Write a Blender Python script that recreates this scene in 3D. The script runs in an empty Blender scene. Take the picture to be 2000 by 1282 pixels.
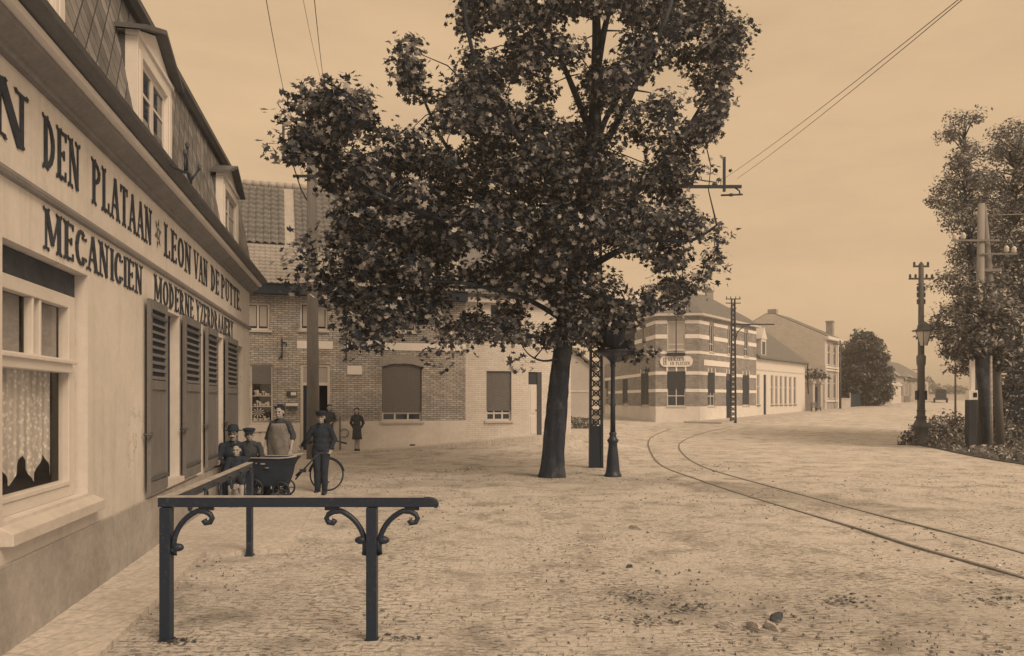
import bpy, bmesh, math, random
import numpy as np
from mathutils import Vector, Matrix, Euler
random.seed(7); RNG = np.random.default_rng(11)
K = 1.15                      # all lengths below are in survey units of 1.15 m; everything is scaled at the end
EYE = 1.65
R = math.radians
sc = bpy.context.scene
COL = sc.collection
# ------------------------------------------------------------------ camera, world, sun, exposure
cd = bpy.data.cameras.new('camera'); cam = bpy.data.objects.new('camera', cd); COL.objects.link(cam)
cam.location = (0, 0, EYE*K); cam.rotation_euler = (R(90), 0, 0)
cd.sensor_width = 36; cd.lens = 27.0; cd.shift_y = 0.0705; cd.clip_start = 0.1; cd.clip_end = 3000
sc.camera = cam
SUN_EL, SUN_AZ = 43.0, 138.0   # azimuth clockwise from +Y: sun stands behind the camera's right shoulder
w = bpy.data.worlds.new('World'); sc.world = w; w.use_nodes = True
nt = w.node_tree; nt.nodes.clear()
def wn(t, **kw):
    n = nt.nodes.new(t)
    for k, v in kw.items(): setattr(n, k, v)
    return n
sky = wn('ShaderNodeTexSky', sky_type='NISHITA', sun_disc=False)
sky.sun_elevation = R(SUN_EL); sky.sun_rotation = R(SUN_AZ); sky.dust_density = 3.0
bw = wn('ShaderNodeRGBToBW'); nt.links.new(sky.outputs[0], bw.inputs[0])
pw = wn('ShaderNodeMath', operation='POWER'); nt.links.new(bw.outputs[0], pw.inputs[0]); pw.inputs[1].default_value = 0.12
tc = wn('ShaderNodeTexCoord'); mp = wn('ShaderNodeMapping'); mp.inputs['Scale'].default_value = (1.2, 1.2, 5)
nt.links.new(tc.outputs['Generated'], mp.inputs[0])
nz = wn('ShaderNodeTexNoise'); nz.inputs['Scale'].default_value = 3.0; nz.inputs['Detail'].default_value = 7; nz.inputs['Roughness'].default_value = .6
nt.links.new(mp.outputs[0], nz.inputs['Vector'])
mr = wn('ShaderNodeMapRange'); mr.inputs[1].default_value = .3; mr.inputs[2].default_value = .7; mr.inputs[3].default_value = .90; mr.inputs[4].default_value = 1.06
nt.links.new(nz.outputs[0], mr.inputs[0])
mu = wn('ShaderNodeMath', operation='MULTIPLY'); nt.links.new(pw.outputs[0], mu.inputs[0]); nt.links.new(mr.outputs[0], mu.inputs[1])
tint = wn('ShaderNodeVectorMath', operation='SCALE'); tint.inputs[0].default_value = (6.38, 4.42, 2.62)
nt.links.new(mu.outputs[0], tint.inputs['Scale'])
bg = wn('ShaderNodeBackground'); bg.inputs[1].default_value = 0.1; nt.links.new(tint.outputs[0], bg.inputs[0])
wo = wn('ShaderNodeOutputWorld'); nt.links.new(bg.outputs[0], wo.inputs[0])
sl = bpy.data.lights.new('sun', 'SUN'); sl.energy = 2.5; sl.angle = R(30); sl.color = (1.0, .725, .46)
so = bpy.data.objects.new('sun', sl); COL.objects.link(so)
sd = Vector((math.sin(R(SUN_AZ))*math.cos(R(SUN_EL)), math.cos(R(SUN_AZ))*math.cos(R(SUN_EL)), math.sin(R(SUN_EL))))
so.rotation_euler = sd.to_track_quat('Z', 'Y').to_euler(); so.location = (0, 0, 30)
sc.view_settings.view_transform = 'Standard'; sc.view_settings.look = 'None'; sc.view_settings.gamma = 1; sc.view_settings.exposure = 0
sc.view_settings.use_curve_mapping = False
sc.cycles.max_bounces = 5; sc.cycles.volume_bounces = 0; sc.cycles.transparent_max_bounces = 6
# ------------------------------------------------------------------ tones (old photographic print: warm lights, cool blacks)
def lin(c): c = c/255; return c/12.92 if c < .04045 else ((c+.055)/1.055)**2.4
TP = [(20, (22,25,30)), (42, (39,43,47)), (62, (62,57,53)), (90, (98,84,70)), (140, (158,132,107)), (180, (202,168,134)), (210, (230,194,157))]
WH = [lin(v) for v in (236,199,158)]
def tone(L):
    L = max(20, min(210, L))
    for (a, ca), (b, cb) in zip(TP, TP[1:]):
        if L <= b:
            t = (L-a)/(b-a); c = [x+(y-x)*t for x, y in zip(ca, cb)]; break
    return tuple(lin(v)/q*.86 for v, q in zip(c, WH))+(1,)
MATS = {}
class NT:
    def __init__(s, name):
        s.m = bpy.data.materials.new(name); s.m.use_nodes = True; s.t = s.m.node_tree; s.t.nodes.clear()
        s.p = s.n('ShaderNodeBsdfPrincipled'); s.o = s.n('ShaderNodeOutputMaterial'); s.l(s.p, 0, s.o, 0)
    def n(s, t, **kw):
        n = s.t.nodes.new(t)
        for k, v in kw.items(): setattr(n, k, v)
        return n
    def l(s, a, i, b, j): s.t.links.new(a.outputs[i], b.inputs[j])
    def coord(s, scale=(1,1,1), loc=(0,0,0), rot=(0,0,0), kind='Object'):
        c = s.n('ShaderNodeTexCoord'); m = s.n('ShaderNodeMapping'); m.inputs['Scale'].default_value = scale
        m.inputs['Location'].default_value = loc; m.inputs['Rotation'].default_value = rot
        s.l(c, kind, m, 0); return m
    def noise(s, vec, scale, detail=5, rough=.6, dist=0):
        n = s.n('ShaderNodeTexNoise'); n.inputs['Scale'].default_value = scale; n.inputs['Detail'].default_value = detail
        n.inputs['Roughness'].default_value = rough; n.inputs['Distortion'].default_value = dist
        s.l(vec, 0, n, 'Vector'); return n
    def rng(s, src, a, b, c, d, out=0):
        m = s.n('ShaderNodeMapRange'); s.l(src, out, m, 0)
        for i, v in enumerate((a, b, c, d)): m.inputs[i+1].default_value = v
        return m
    def math(s, op, a, b, ai=0, bi=0):
        m = s.n('ShaderNodeMath', operation=op)
        if isinstance(a, (int, float)): m.inputs[0].default_value = a
        else: s.l(a, ai, m, 0)
        if isinstance(b, (int, float)): m.inputs[1].default_value = b
        else: s.l(b, bi, m, 1)
        return m
    def mix(s, fac, ca, cb, blend='MIX'):
        m = s.n('ShaderNodeMix', data_type='RGBA', blend_type=blend)
        if isinstance(fac, (int, float)): m.inputs[0].default_value = fac
        else: s.l(fac, 0, m, 0)
        for i, c in ((6, ca), (7, cb)):
            if isinstance(c, tuple): m.inputs[i].default_value = c
            else: s.l(c, 0, m, i)

        return m
def mixout(m): return 2
def M(name, L, rough=.75, var=.12, scale=3.0, bump=.0, bscale=30, stretch=(1,1,1), spec=.3, metal=0):
    """plain surface: tone L with two octaves of blotchy variation and fine bump"""
    if name in MATS: return MATS[name]
    s = NT(name)
    v = s.coord(stretch)
    n1 = s.noise(v, scale, 6, .65); n2 = s.noise(v, scale*9, 4, .6)
    a = s.rng(n1, .3, .7, 1-var, 1+var*.6); b = s.rng(n2, .3, .7, 1-var*.5, 1+var*.4)
    f = s.math('MULTIPLY', a, b)
    c = s.n('ShaderNodeVectorMath', operation='SCALE'); c.inputs[0].default_value = tone(L)[:3]; s.l(f, 0, c, 'Scale')
    s.l(c, 0, s.p, 'Base Color'); s.p.inputs['Roughness'].default_value = rough
    s.p.inputs['Specular IOR Level'].default_value = spec; s.p.inputs['Metallic'].default_value = metal
    if bump:
        nb = s.noise(v, bscale, 5, .65); bp = s.n('ShaderNodeBump'); bp.inputs['Strength'].default_value = bump; bp.inputs['Distance'].default_value = .01
        s.l(nb, 0, bp, 'Height'); s.l(bp, 0, s.p, 'Normal')
    MATS[name] = s.m; return s.m
def BRICK(name, L1, L2, Lm, bwid=.20, bh=.062, mortar=.007, var=.25, soft=.3):
    s = NT(name)
    c = s.n('ShaderNodeTexCoord'); sp = s.n('ShaderNodeSeparateXYZ'); s.l(c, 'Object', sp, 0)
    ad = s.math('ADD', sp, sp, 0, 1); cb = s.n('ShaderNodeCombineXYZ'); s.l(ad, 0, cb, 0); s.l(sp, 2, cb, 1)
    b = s.n('ShaderNodeTexBrick'); s.l(cb, 0, b, 'Vector')
    b.inputs['Color1'].default_value = tone(L1); b.inputs['Color2'].default_value = tone(L2); b.inputs['Mortar'].default_value = tone(Lm)
    b.inputs['Scale'].default_value = 1; b.inputs['Brick Width'].default_value = bwid; b.inputs['Row Height'].default_value = bh
    b.inputs['Mortar Size'].default_value = mortar; b.inputs['Mortar Smooth'].default_value = soft; b.inputs['Bias'].default_value = -.1
    v = s.coord(); n1 = s.noise(v, 1.3, 7, .65); n2 = s.noise(v, 14, 4, .7)
    a = s.rng(n1, .3, .7, 1-var, 1+var*.6); bb = s.rng(n2, .3, .7, 1-var*.7, 1+var*.5); f = s.math('MULTIPLY', a, bb)
    m = s.n('ShaderNodeVectorMath', operation='SCALE'); s.l(b, 0, m, 0); s.l(f, 0, m, 'Scale'); s.l(m, 0, s.p, 'Base Color')
    s.p.inputs['Roughness'].default_value = .9; s.p.inputs['Specular IOR Level'].default_value = .15
    bp = s.n('ShaderNodeBump'); bp.inputs['Strength'].default_value = .5; bp.inputs['Distance'].default_value = .01; bp.invert = True
    s.l(b, 1, bp, 'Height'); s.l(bp, 0, s.p, 'Normal')
    MATS[name] = s.m; return s.m
# ------------------------------------------------------------------ mesh helpers
I4 = Matrix.Identity(4)
class MB:
    def __init__(s): s.v = []; s.f = []; s.sm = []; s.T = I4
    def add(s, vs, fs, smooth=False):
        o = len(s.v); s.v += [tuple(s.T @ Vector(p)) for p in vs]
        s.f += [tuple(i+o for i in f) for f in fs]; s.sm += [smooth]*len(fs); return s
    def box(s, x0, x1, y0, y1, z0, z1):
        vs = [(x, y, z) for z in (z0, z1) for y in (y0, y1) for x in (x0, x1)]
        return s.add(vs, [(0,2,3,1),(4,5,7,6),(0,1,5,4),(2,6,7,3),(0,4,6,2),(1,3,7,5)])
    def ring(s, c, d, r, n, up=None):
        d = Vector(d).normalized(); a = d.orthogonal().normalized() if up is None else up
        b = d.cross(a); return [Vector(c)+(a*math.cos(2*math.pi*i/n)+b*math.sin(2*math.pi*i/n))*r for i in range(n)]
    def tube(s, pts, rad, n=8, caps=True, smooth=True):
        pts = [Vector(p) for p in pts]
        if not isinstance(rad, (list, tuple)): rad = [rad]*len(pts)
        vs = []; prev = None
        for i, p in enumerate(pts):
            d = (pts[min(i+1, len(pts)-1)]-pts[max(i-1, 0)]).normalized()
            if prev is None: a = d.orthogonal().normalized()
            else:
                a = prev-d*prev.dot(d); a = a.normalized() if a.length > 1e-5 else d.orthogonal().normalized()
            prev = a; vs += s.ring(p, d, rad[i], n, a)
        fs = []
        for i in range(len(pts)-1):
            for j in range(n): k = (j+1) % n; fs.append((i*n+j, i*n+k, (i+1)*n+k, (i+1)*n+j))
        s.add(vs, fs, smooth)
        if caps:
            o = len(s.v)-len(vs)
            s.f += [tuple(o+i for i in reversed(range(n))), tuple(o+(len(pts)-1)*n+i for i in range(n))]; s.sm += [False]*2
        return s
    def lathe(s, prof, n=16, c=(0,0,0), smooth=True):
        vs = []; fs = []
        for r, z in prof:
            for j in range(n):
                a = 2*math.pi*j/n; vs.append((c[0]+r*math.cos(a), c[1]+r*math.sin(a), c[2]+z))
        for i in range(len(prof)-1):
            for j in range(n): k = (j+1) % n; fs.append((i*n+j, i*n+k, (i+1)*n+k, (i+1)*n+j))
        fs.append(tuple(reversed(range(n)))); fs.append(tuple((len(prof)-1)*n+j for j in range(n)))
        return s.add(vs, fs, smooth)
    def prism(s, poly, y0, y1):                 # polygon in xz, extruded along y
        n = len(poly); vs = [(x, y0, z) for x, z in poly]+[(x, y1, z) for x, z in poly]
        fs = [tuple(range(n)), tuple(reversed(range(n, 2*n)))]+[(i, i+n, (i+1) % n+n, (i+1) % n) for i in range(n)]
        return s.add(vs, fs)
    def prismx(s, poly, x0, x1):                # polygon in yz, extruded along x
        n = len(poly); vs = [(x0, y, z) for y, z in poly]+[(x1, y, z) for y, z in poly]
        fs = [tuple(range(n)), tuple(reversed(range(n, 2*n)))]+[(i, i+n, (i+1) % n+n, (i+1) % n) for i in range(n)]
        return s.add(vs, fs)
    def slab(s, poly, z0, z1):                  # polygon in xy
        n = len(poly); vs = [(x, y, z0) for x, y in poly]+[(x, y, z1) for x, y in poly]
        fs = [tuple(reversed(range(n))), tuple(range(n, 2*n))]+[(i, (i+1) % n, (i+1) % n+n, i+n) for i in range(n)]
        return s.add(vs, fs)
    def ball(s, c, r, n=10, m=7):
        if not isinstance(r, (list, tuple)): r = (r, r, r)
        vs = [(c[0], c[1], c[2]-r[2])]
        for i in range(1, m):
            a = -math.pi/2+math.pi*i/m
            for j in range(n):
                b = 2*math.pi*j/n; vs.append((c[0]+r[0]*math.cos(a)*math.cos(b), c[1]+r[1]*math.cos(a)*math.sin(b), c[2]+r[2]*math.sin(a)))
        vs.append((c[0], c[1], c[2]+r[2])); fs = [(0, 1+(j+1) % n, 1+j) for j in range(n)]
        for i in range(m-2):
            for j in range(n): k = (j+1) % n; fs.append((1+i*n+j, 1+i*n+k, 1+(i+1)*n+k, 1+(i+1)*n+j))
        t = len(vs)-1; fs += [(t, 1+(m-2)*n+j, 1+(m-2)*n+(j+1) % n) for j in range(n)]
        return s.add(vs, fs, True)
    def quad(s, a, b, c, d): return s.add([a, b, c, d], [(0,1,2,3)])
    def build(s, name, mat, parent=None, mtx=None, bevel=0):
        me = bpy.data.meshes.new(name); me.from_pydata(s.v, [], s.f)
        me.polygons.foreach_set('use_smooth', s.sm); me.update()
        bm = bmesh.new(); bm.from_mesh(me); bmesh.ops.recalc_face_normals(bm, faces=bm.faces); bm.to_mesh(me); bm.free()
        me.materials.append(mat)
        o = bpy.data.objects.new(name, me); COL.objects.link(o)
        if parent: o.parent = parent
        if mtx is not None: o.matrix_local = mtx
        if bevel:
            b = o.modifiers.new('bevel', 'BEVEL'); b.width = bevel; b.segments = 2; b.limit_method = 'ANGLE'; b.angle_limit = R(40)
        return o
def tag(o, label=None, cat=None, group=None, kind=None):
    if label: o['label'] = label
    if cat: o['category'] = cat
    if group: o['group'] = group
    if kind: o['kind'] = kind
    return o
def thing(name, label, cat, loc=(0,0,0), rz=0, group=None):
    o = bpy.data.objects.new(name, None); COL.objects.link(o); o.location = loc; o.rotation_euler = (0,0,rz); o.empty_display_size = .2
    return tag(o, label, cat, group)
def copy_tree(o, parent=None):
    c = o.copy(); COL.objects.link(c); c.parent = parent
    for ch in list(o.children): copy_tree(ch, c)
    return c
def P(px, py, Y): return Vector(((px-1000)/1500*Y, Y, EYE+(782-py)/1500*Y))
def G(px, py):     # where the sight line meets flat ground
    Y = 1500*EYE/(py-782); return Vector(((px-1000)/1500*Y, Y, 0))
def sm(t, a, b):
    t = max(0, min(1, (t-a)/(b-a))); return t*t*(3-2*t)
class Frame:       # facade frame: x along the wall, y into the building, z up
    def __init__(s, ox, oy, ux, uy):
        l = math.hypot(ux, uy); s.ox, s.oy, s.ux, s.uy = ox, oy, ux/l, uy/l; s.rz = math.atan2(s.uy, s.ux)
    def s(s, px):
        k = (px-1000)/1500; return (s.oy*k-s.ox)/(s.ux-s.uy*k)
    def z(s, px, py): return EYE+(782-py)/1500*(s.oy+s.s(px)*s.uy)
    def w(s, a, b=0, z=0): return Vector((s.ox+s.ux*a-s.uy*b, s.oy+s.uy*a+s.ux*b, z))
    def mtx(s): return Matrix.Translation((s.ox, s.oy, 0)) @ Matrix.Rotation(s.rz, 4, 'Z')
FA = Frame(-2.28, 0, -.197, 1)
FB = Frame(-5.49, 24, 3.2, 1)
FC = Frame(11.68, 48, .767, 1)         # corner house, street side
def gz(x, y):
    z = .27*sm(y, 30, 48)
    if y > 48: z += min(1.3, (y-48)*.02)
    dx, dy = x-FB.ox, y-FB.oy; a = dx*FB.ux+dy*FB.uy; b = -(-dx*FB.uy+dy*FB.ux)   # b: metres in front of the wall
    h = .47*sm(a, -1, 8.5)*(1 if a < 8 else math.exp(-((a-8)/2.0)**2))
    h *= math.exp(-(max(b, 0)/2.0)**1.3) if b > 0 else math.exp(-((b/9.0)**2))
    return z+h
# stroke lettering with slab serifs ---------------------------------------------------------------
TH, TN = .165, .075
GL = {
 'A': (.64, [('l',.08,0,.32,1,TN),('l',.56,0,.32,1,TH),('l',.17,.32,.50,.32,TN)], [(.08,0),(.56,0)]),
 'B': (.60, [('l',.14,0,.14,1,TH),('a',.14,.75,.30,.21,-90,90,TH*.8),('a',.14,.27,.34,.23,-90,90,TH*.8)], [(.12,0),(.12,1)]),
 'G': (.62, [('a',.32,.5,.25,.46,50,330,TH),('l',.36,.45,.54,.45,TN),('l',.50,.1,.50,.45,TN)], [(.50,.80)]),
 'C': (.60, [('a',.32,.5,.25,.46,50,310,TH)], [(.50,.80),(.50,.2)]),
 'D': (.62, [('l',.14,0,.14,1,TH),('a',.14,.5,.36,.455,-90,90,TH)], [(.12,0),(.12,1)]),
 'E': (.56, [('l',.14,0,.14,1,TH),('l',.14,.955,.50,.955,TN),('l',.14,.045,.50,.045,TN),('l',.14,.52,.40,.52,TN),('l',.49,.82,.49,1,TN),('l',.49,0,.49,.2,TN),('l',.40,.42,.40,.62,TN)], [(.12,0),(.12,1)]),
 'I': (.30, [('l',.15,0,.15,1,TH)], [(.15,0),(.15,1)]),
 'L': (.54, [('l',.14,0,.14,1,TH),('l',.14,.045,.48,.045,TN),('l',.47,0,.47,.26,TN)], [(.13,1),(.12,0)]),
 'M': (.86, [('l',.12,0,.12,1,TN),('l',.14,1,.43,.15,TH),('l',.72,1,.43,.15,TN),('l',.74,0,.74,1,TH)], [(.12,0),(.74,0),(.12,1),(.74,1)]),
 'N': (.68, [('l',.12,0,.12,1,TN),('l',.14,1,.55,0,TH),('l',.56,0,.56,1,TN)], [(.12,0),(.12,1),(.56,1)]),
 'O': (.62, [('a',.31,.5,.23,.455,0,360,TH)], []),
 'P': (.58, [('l',.14,0,.14,1,TH),('a',.14,.73,.33,.225,-90,90,TH*.85)], [(.14,0),(.12,1)]),
 'R': (.64, [('l',.14,0,.14,1,TH),('a',.14,.73,.32,.225,-90,90,TH*.8),('l',.28,.5,.55,0,TH)], [(.14,0),(.12,1),(.55,0)]),
 'T': (.60, [('l',.30,0,.30,1,TH),('l',.04,.955,.56,.955,TN),('l',.055,.8,.055,1,TN),('l',.545,.8,.545,1,TN)], [(.30,0)]),
 'U': (.64, [('l',.14,.3,.14,1,TH),('l',.52,.3,.52,1,TN),('a',.33,.32,.19,.27,180,360,TN*1.4)], [(.14,1),(.52,1)]),
 'V': (.64, [('l',.08,1,.32,0,TH),('l',.56,1,.32,0,TN)], [(.08,1),(.56,1)]),
 'Y': (.62, [('l',.08,1,.31,.45,TH),('l',.54,1,.31,.45,TN),('l',.31,0,.31,.47,TH)], [(.08,1),(.54,1),(.31,0)]),
 'Z': (.56, [('l',.06,.955,.50,.955,TN),('l',.48,.97,.08,.03,TH),('l',.06,.045,.50,.045,TN),('l',.06,.78,.06,1,TN),('l',.50,0,.50,.22,TN)], []),
 'H': (.68, [('l',.14,0,.14,1,TH),('l',.54,0,.54,1,TH),('l',.14,.5,.54,.5,TN)], [(.14,0),(.14,1),(.54,0),(.54,1)]),
 '.': (.22, [('l',.11,0,.11,.14,.13)], []), "'": (.2, [('l',.1,.8,.1,1,.1)], []), ' ': (.42, [], []), '-': (.4, [('l',.08,.5,.32,.5,TN)], [])}
def lettering(mb, text, x0, x1, z0, z1, y=-.004, T=.004, diamond=True):
    """flat raised letters in the xz plane of a facade, reading towards +x"""
    tot = sum(GL[c][0] for c in text); kx = (x1-x0)/tot; kg = kx*.88; kz = z1-z0; cx = x0+kx*.03; q = 0
    def seg(ax, az, bx, bz, th):
        nonlocal q
        dx, dz = (bx-ax), (bz-az); l = math.hypot(dx, dz) or 1; wx, wz = -dz/l*th/2, dx/l*th/2
        q += 1; yy = y-.0004*(q % 7)
        pl = [(ax+wx, az+wz), (bx+wx, bz+wz), (bx-wx, bz-wz), (ax-wx, az-wz)]
        mb.prism([(cx+px*kg, z0+pz*kz) for px, pz in pl], yy-T, yy)
    for ch in text:
        wd, st, sf = GL[ch]
        for t in st:
            if t[0] == 'l': seg(*t[1:])
            else:
                _, ax, az, rx, rz_, a0, a1, th = t; n = max(6, int((a1-a0)/22))
                for i in range(n):
                    u, v = R(a0+(a1-a0)*i/n), R(a0+(a1-a0)*(i+1)/n); m_ = abs(math.cos((u+v)/2)); tt = th*(.5+.5*m_)
                    e = .02
                    seg(ax+rx*math.cos(u-e), az+rz_*math.sin(u-e), ax+rx*math.cos(v+e), az+rz_*math.sin(v+e), tt)
        for (fx, fz) in sf:
            d = -1 if fz > .5 else 1
            seg(fx-.13, fz+d*.03, fx+.13, fz+d*.03, .06)
            if diamond and wd > .3: seg(fx-.10, fz+d*.02, fx-.13, fz-d*.03, .06); seg(fx+.10, fz+d*.02, fx+.13, fz-d*.03, .06)
        cx += wd*kx
def wallgrid(mb, x0, x1, z0, z1, ops, depth=.16, thick=.3):
    """wall skin at y=0 with real openings and reveals; ops = (xa, xb, za, zb)"""
    xs = sorted({x0, x1, *[v for o in ops for v in o[:2] if x0 < v < x1]}); zs = sorted({z0, z1, *[v for o in ops for v in o[2:4] if z0 < v < z1]})
    for a, b in zip(xs, xs[1:]):
        for c, d in zip(zs, zs[1:]):
            mx, mz = (a+b)/2, (c+d)/2
            if any(o[0] < mx < o[1] and o[2] < mz < o[3] for o in ops): continue
            mb.quad((a,0,c),(b,0,c),(b,0,d),(a,0,d))
    for a, b, c, d in [o[:4] for o in ops]:
        for q in (((a,0,c),(a,0,d),(a,depth,d),(a,depth,c)), ((b,0,c),(b,depth,c),(b,depth,d),(b,0,d)), ((a,0,d),(b,0,d),(b,depth,d),(a,depth,d)), ((a,0,c),(a,depth,c),(b,depth,c),(b,0,c))): mb.quad(*q)
    mb.quad((x0,0,z1),(x1,0,z1),(x1,thick,z1),(x0,thick,z1))
    mb.quad((x0,0,z0),(x0,thick,z0),(x0,thick,z1),(x0,0,z1)); mb.quad((x1,0,z0),(x1,0,z1),(x1,thick,z1),(x1,thick,z0))
def window(parent, x0, x1, z0, z1, y=.10, fw=.05, mx=(), mz=(), blind=None, glass='glass', frame='frame', blindmat='blind', arch=0, mtx=None, sill=None, sillmat='sill', lab=None):
    m = MB(); m.box(x0, x0+fw, y, y+.05, z0, z1); m.box(x1-fw, x1, y, y+.05, z0, z1); m.box(x0+fw, x1-fw, y, y+.05, z0, z0+fw); m.box(x0+fw, x1-fw, y, y+.05, z1-fw, z1)
    for v in mx: q = x0+(x1-x0)*v; m.box(q-fw*.45, q+fw*.45, y+.004, y+.045, z0+fw, z1-fw)
    for v in mz: q = z0+(z1-z0)*v; m.box(x0+fw, x1-fw, y+.008, y+.04, q-fw*.45, q+fw*.45)
    if arch:
        n = 8; pts = [(x0, z1+.002), (x1, z1+.002)]+[(x1-(x1-x0)*i/n, z1+.002-arch*(2*i/n-1)**2) for i in range(n+1)]
        m.prism([(x0, z1+.001)]+[(x0+(x1-x0)*i/n, z1-arch*(2*i/n-1)**2) for i in range(n+1)]+[(x1, z1+.001)], y-.02, y-.002)
    f = m.build('window', MATS[frame], parent, mtx)
    if lab: f['label'] = lab
    g = MB(); g.box(x0+fw*.6, x1-fw*.6, y+.02, y+.03, z0+fw*.6, z1-fw*.6); g.build('pane', MATS[glass], f)
    if blind:
        n = 26; b = MB(); zb = z1-(z1-z0)*blind; hh = (z1-zb)/n
        for i in range(n): b.box(x0+.012, x1-.012, y-.03-(.004 if i % 2 else 0), y-.008, zb+i*hh, zb+(i+.9)*hh)
        b.build('blind', MATS[blindmat], f)
    if sill:
        b = MB(); b.box(x0-.06, x1+.06, -sill, y, z0-.07, z0-.001); b.build('sill', MATS[sillmat], f, bevel=.006)
    return f
# plane-tree leaves and other foliage, each leaf a little folded polygon ---------------------------
LEAF5 = np.array([(0,-.5,0),(0,.55,0),(.42,-.30,.06),(.20,-.10,.02),(.52,.14,.08),(.16,.16,.02),(-.42,-.30,.06),(-.20,-.10,.02),(-.52,.14,.08),(-.16,.16,.02)])
F5 = [(0,2,3,4,5,1), (1,9,8,7,6,0)]
LEAF3 = np.array([(0,-.5,0),(0,.5,0),(.24,-.05,.05),(-.24,-.05,.05)])
F3 = [(0,2,1),(1,3,0)]
def leaves(name, C, N, S, mat, parent=None, shape=5):
    L, F = (LEAF5, F5) if shape == 5 else (LEAF3, F3)
    n = len(C); N = N/np.linalg.norm(N, axis=1)[:, None]
    r = RNG.normal(size=(n, 3)); U = np.cross(N, r); U /= np.linalg.norm(U, axis=1)[:, None]; V = np.cross(N, U)
    # hang the tips downward a little
    pts = C[:, None, :]+S[:, None, None]*(L[None, :, 0, None]*U[:, None, :]+L[None, :, 1, None]*V[:, None, :]+L[None, :, 2, None]*N[:, None, :])
    k = len(L); me = bpy.data.meshes.new(name); me.vertices.add(n*k); me.vertices.foreach_set('co', pts.reshape(-1).astype(np.float32))
    fl = sum(len(f) for f in F); idx = (np.arange(n)[:, None]*k+np.array([i for f in F for i in f])[None, :]).reshape(-1)
    me.loops.add(n*fl); me.loops.foreach_set('vertex_index', idx.astype(np.int32))
    tot = np.array([len(f) for f in F]); st = np.concatenate([[0], np.cumsum(tot)[:-1]])
    me.polygons.add(n*len(F)); me.polygons.foreach_set('loop_start', (np.arange(n)[:, None]*fl+st[None, :]).reshape(-1).astype(np.int32))
    me.polygons.foreach_set('loop_total', np.tile(tot, n).astype(np.int32)); me.update(calc_edges=True); me.validate()
    me.materials.append(mat); o = bpy.data.objects.new(name, me); COL.objects.link(o)
    if parent: o.parent = parent; 
    return o
def LEAFMAT(name, La, Lb, rough=.45, spec=.5, trans=.0):
    s = NT(name); g = s.n('ShaderNodeNewGeometry'); r = s.n('ShaderNodeValToRGB')
    s.l(g, 'Random Per Island', r, 0); r.color_ramp.elements[0].color = tone(La); r.color_ramp.elements[1].color = tone(Lb)
    e = r.color_ramp.elements.new(.5); e.color = tone((La*.88+Lb*.12)); e = r.color_ramp.elements.new(.8); e.color = tone((La*.6+Lb*.4))
    s.l(r, 0, s.p, 'Base Color'); s.p.inputs['Roughness'].default_value = rough; s.p.inputs['Specular IOR Level'].default_value = spec
    tl = s.n('ShaderNodeBsdfTranslucent'); s.l(r, 0, tl, 0); mx = s.n('ShaderNodeMixShader'); mx.inputs[0].default_value = .22; s.l(s.p, 0, mx, 1); s.l(tl, 0, mx, 2); s.l(mx, 0, s.o, 0)
    MATS[name] = s.m; return s.m
# ------------------------------------------------------------------ materials
M('plinth', 146, .9, .24, 1.6, .6, 25); M('white_paint', 194, .6, .06, 2)
M('frame', 186, .6, .07, 2); M('sill', 175, .8, .12, 3, .1); M('blind', 104, .8, .12, 6, 0, 30, (1,1,6)); M('pale_blind', 150, .85, .08, 6)
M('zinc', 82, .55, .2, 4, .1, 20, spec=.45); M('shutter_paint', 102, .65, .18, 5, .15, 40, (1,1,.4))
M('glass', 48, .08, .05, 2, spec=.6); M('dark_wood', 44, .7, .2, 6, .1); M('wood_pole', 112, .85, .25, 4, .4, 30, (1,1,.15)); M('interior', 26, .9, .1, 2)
M('letter_paint', 58, .8, .45, 9); M('stone', 150, .85, .15, 4, .3, 30); M('cheek', 80, .8, .35, 6, .2, 20); M('lace_plain', 190, .9, .12, 8)
M('skin', 146, .6, .08, 10); M('hair', 36, .6, .2, 30); M('cloth_dark', 48, .9, .2, 9, .3, 60)
M('cloth_grey', 66, .9, .2, 8, .3, 60); M('apron', 116, .85, .5, 3.5, .5, 20); M('shirt', 175, .9, .08, 8); M('boot', 34, .5, .2, 12); M('ornate_grey', 118, .7, .15, 5)
M('roof_tile', 104, .85, .25, 3, .2, 20); M('roof_light', 142, .9, .16, 3, .3, 25); M('slate_roof', 105, .8, .2, 4, .2, 20); M('mortar_light', 150, .9, .15, 5, .3, 20)
M('far_plaster', 160, .9, .12, .6, .1); M('far_brick', 140, .9, .2, 1.2, .1); M('far_roof', 112, .9, .2, 1.5); M('hedge_core', 45, .9, .3, 4, .5, 10)
M('chrome', 140, .3, .1, 5, spec=.8); M('porcelain', 185, .4, .05, 5); M('rubber', 36, .7, .1, 10); M('plate', 210, .5, .05, 4); M('steel_rail', 116, .35, .3, 14, .1, 30, spec=.7)
M('litter_dark', 108, .9, .3, 9); M('rubble', 158, .9, .25, 6, .5, 20); M('eye_dark', 30, .4); M('haze_wood', 120, .9, .2, .2)
BRICK('brick_shop', 178, 144, 116, .22, .066, .013, .38); BRICK('brick_white', 198, 186, 170, .22, .066, .007, .12); BRICK('brick_band', 150, 122, 112, .24, .07, .010)
BRICK('brick_far', 192, 180, 180, .24, .08, .008, .1)
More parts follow.
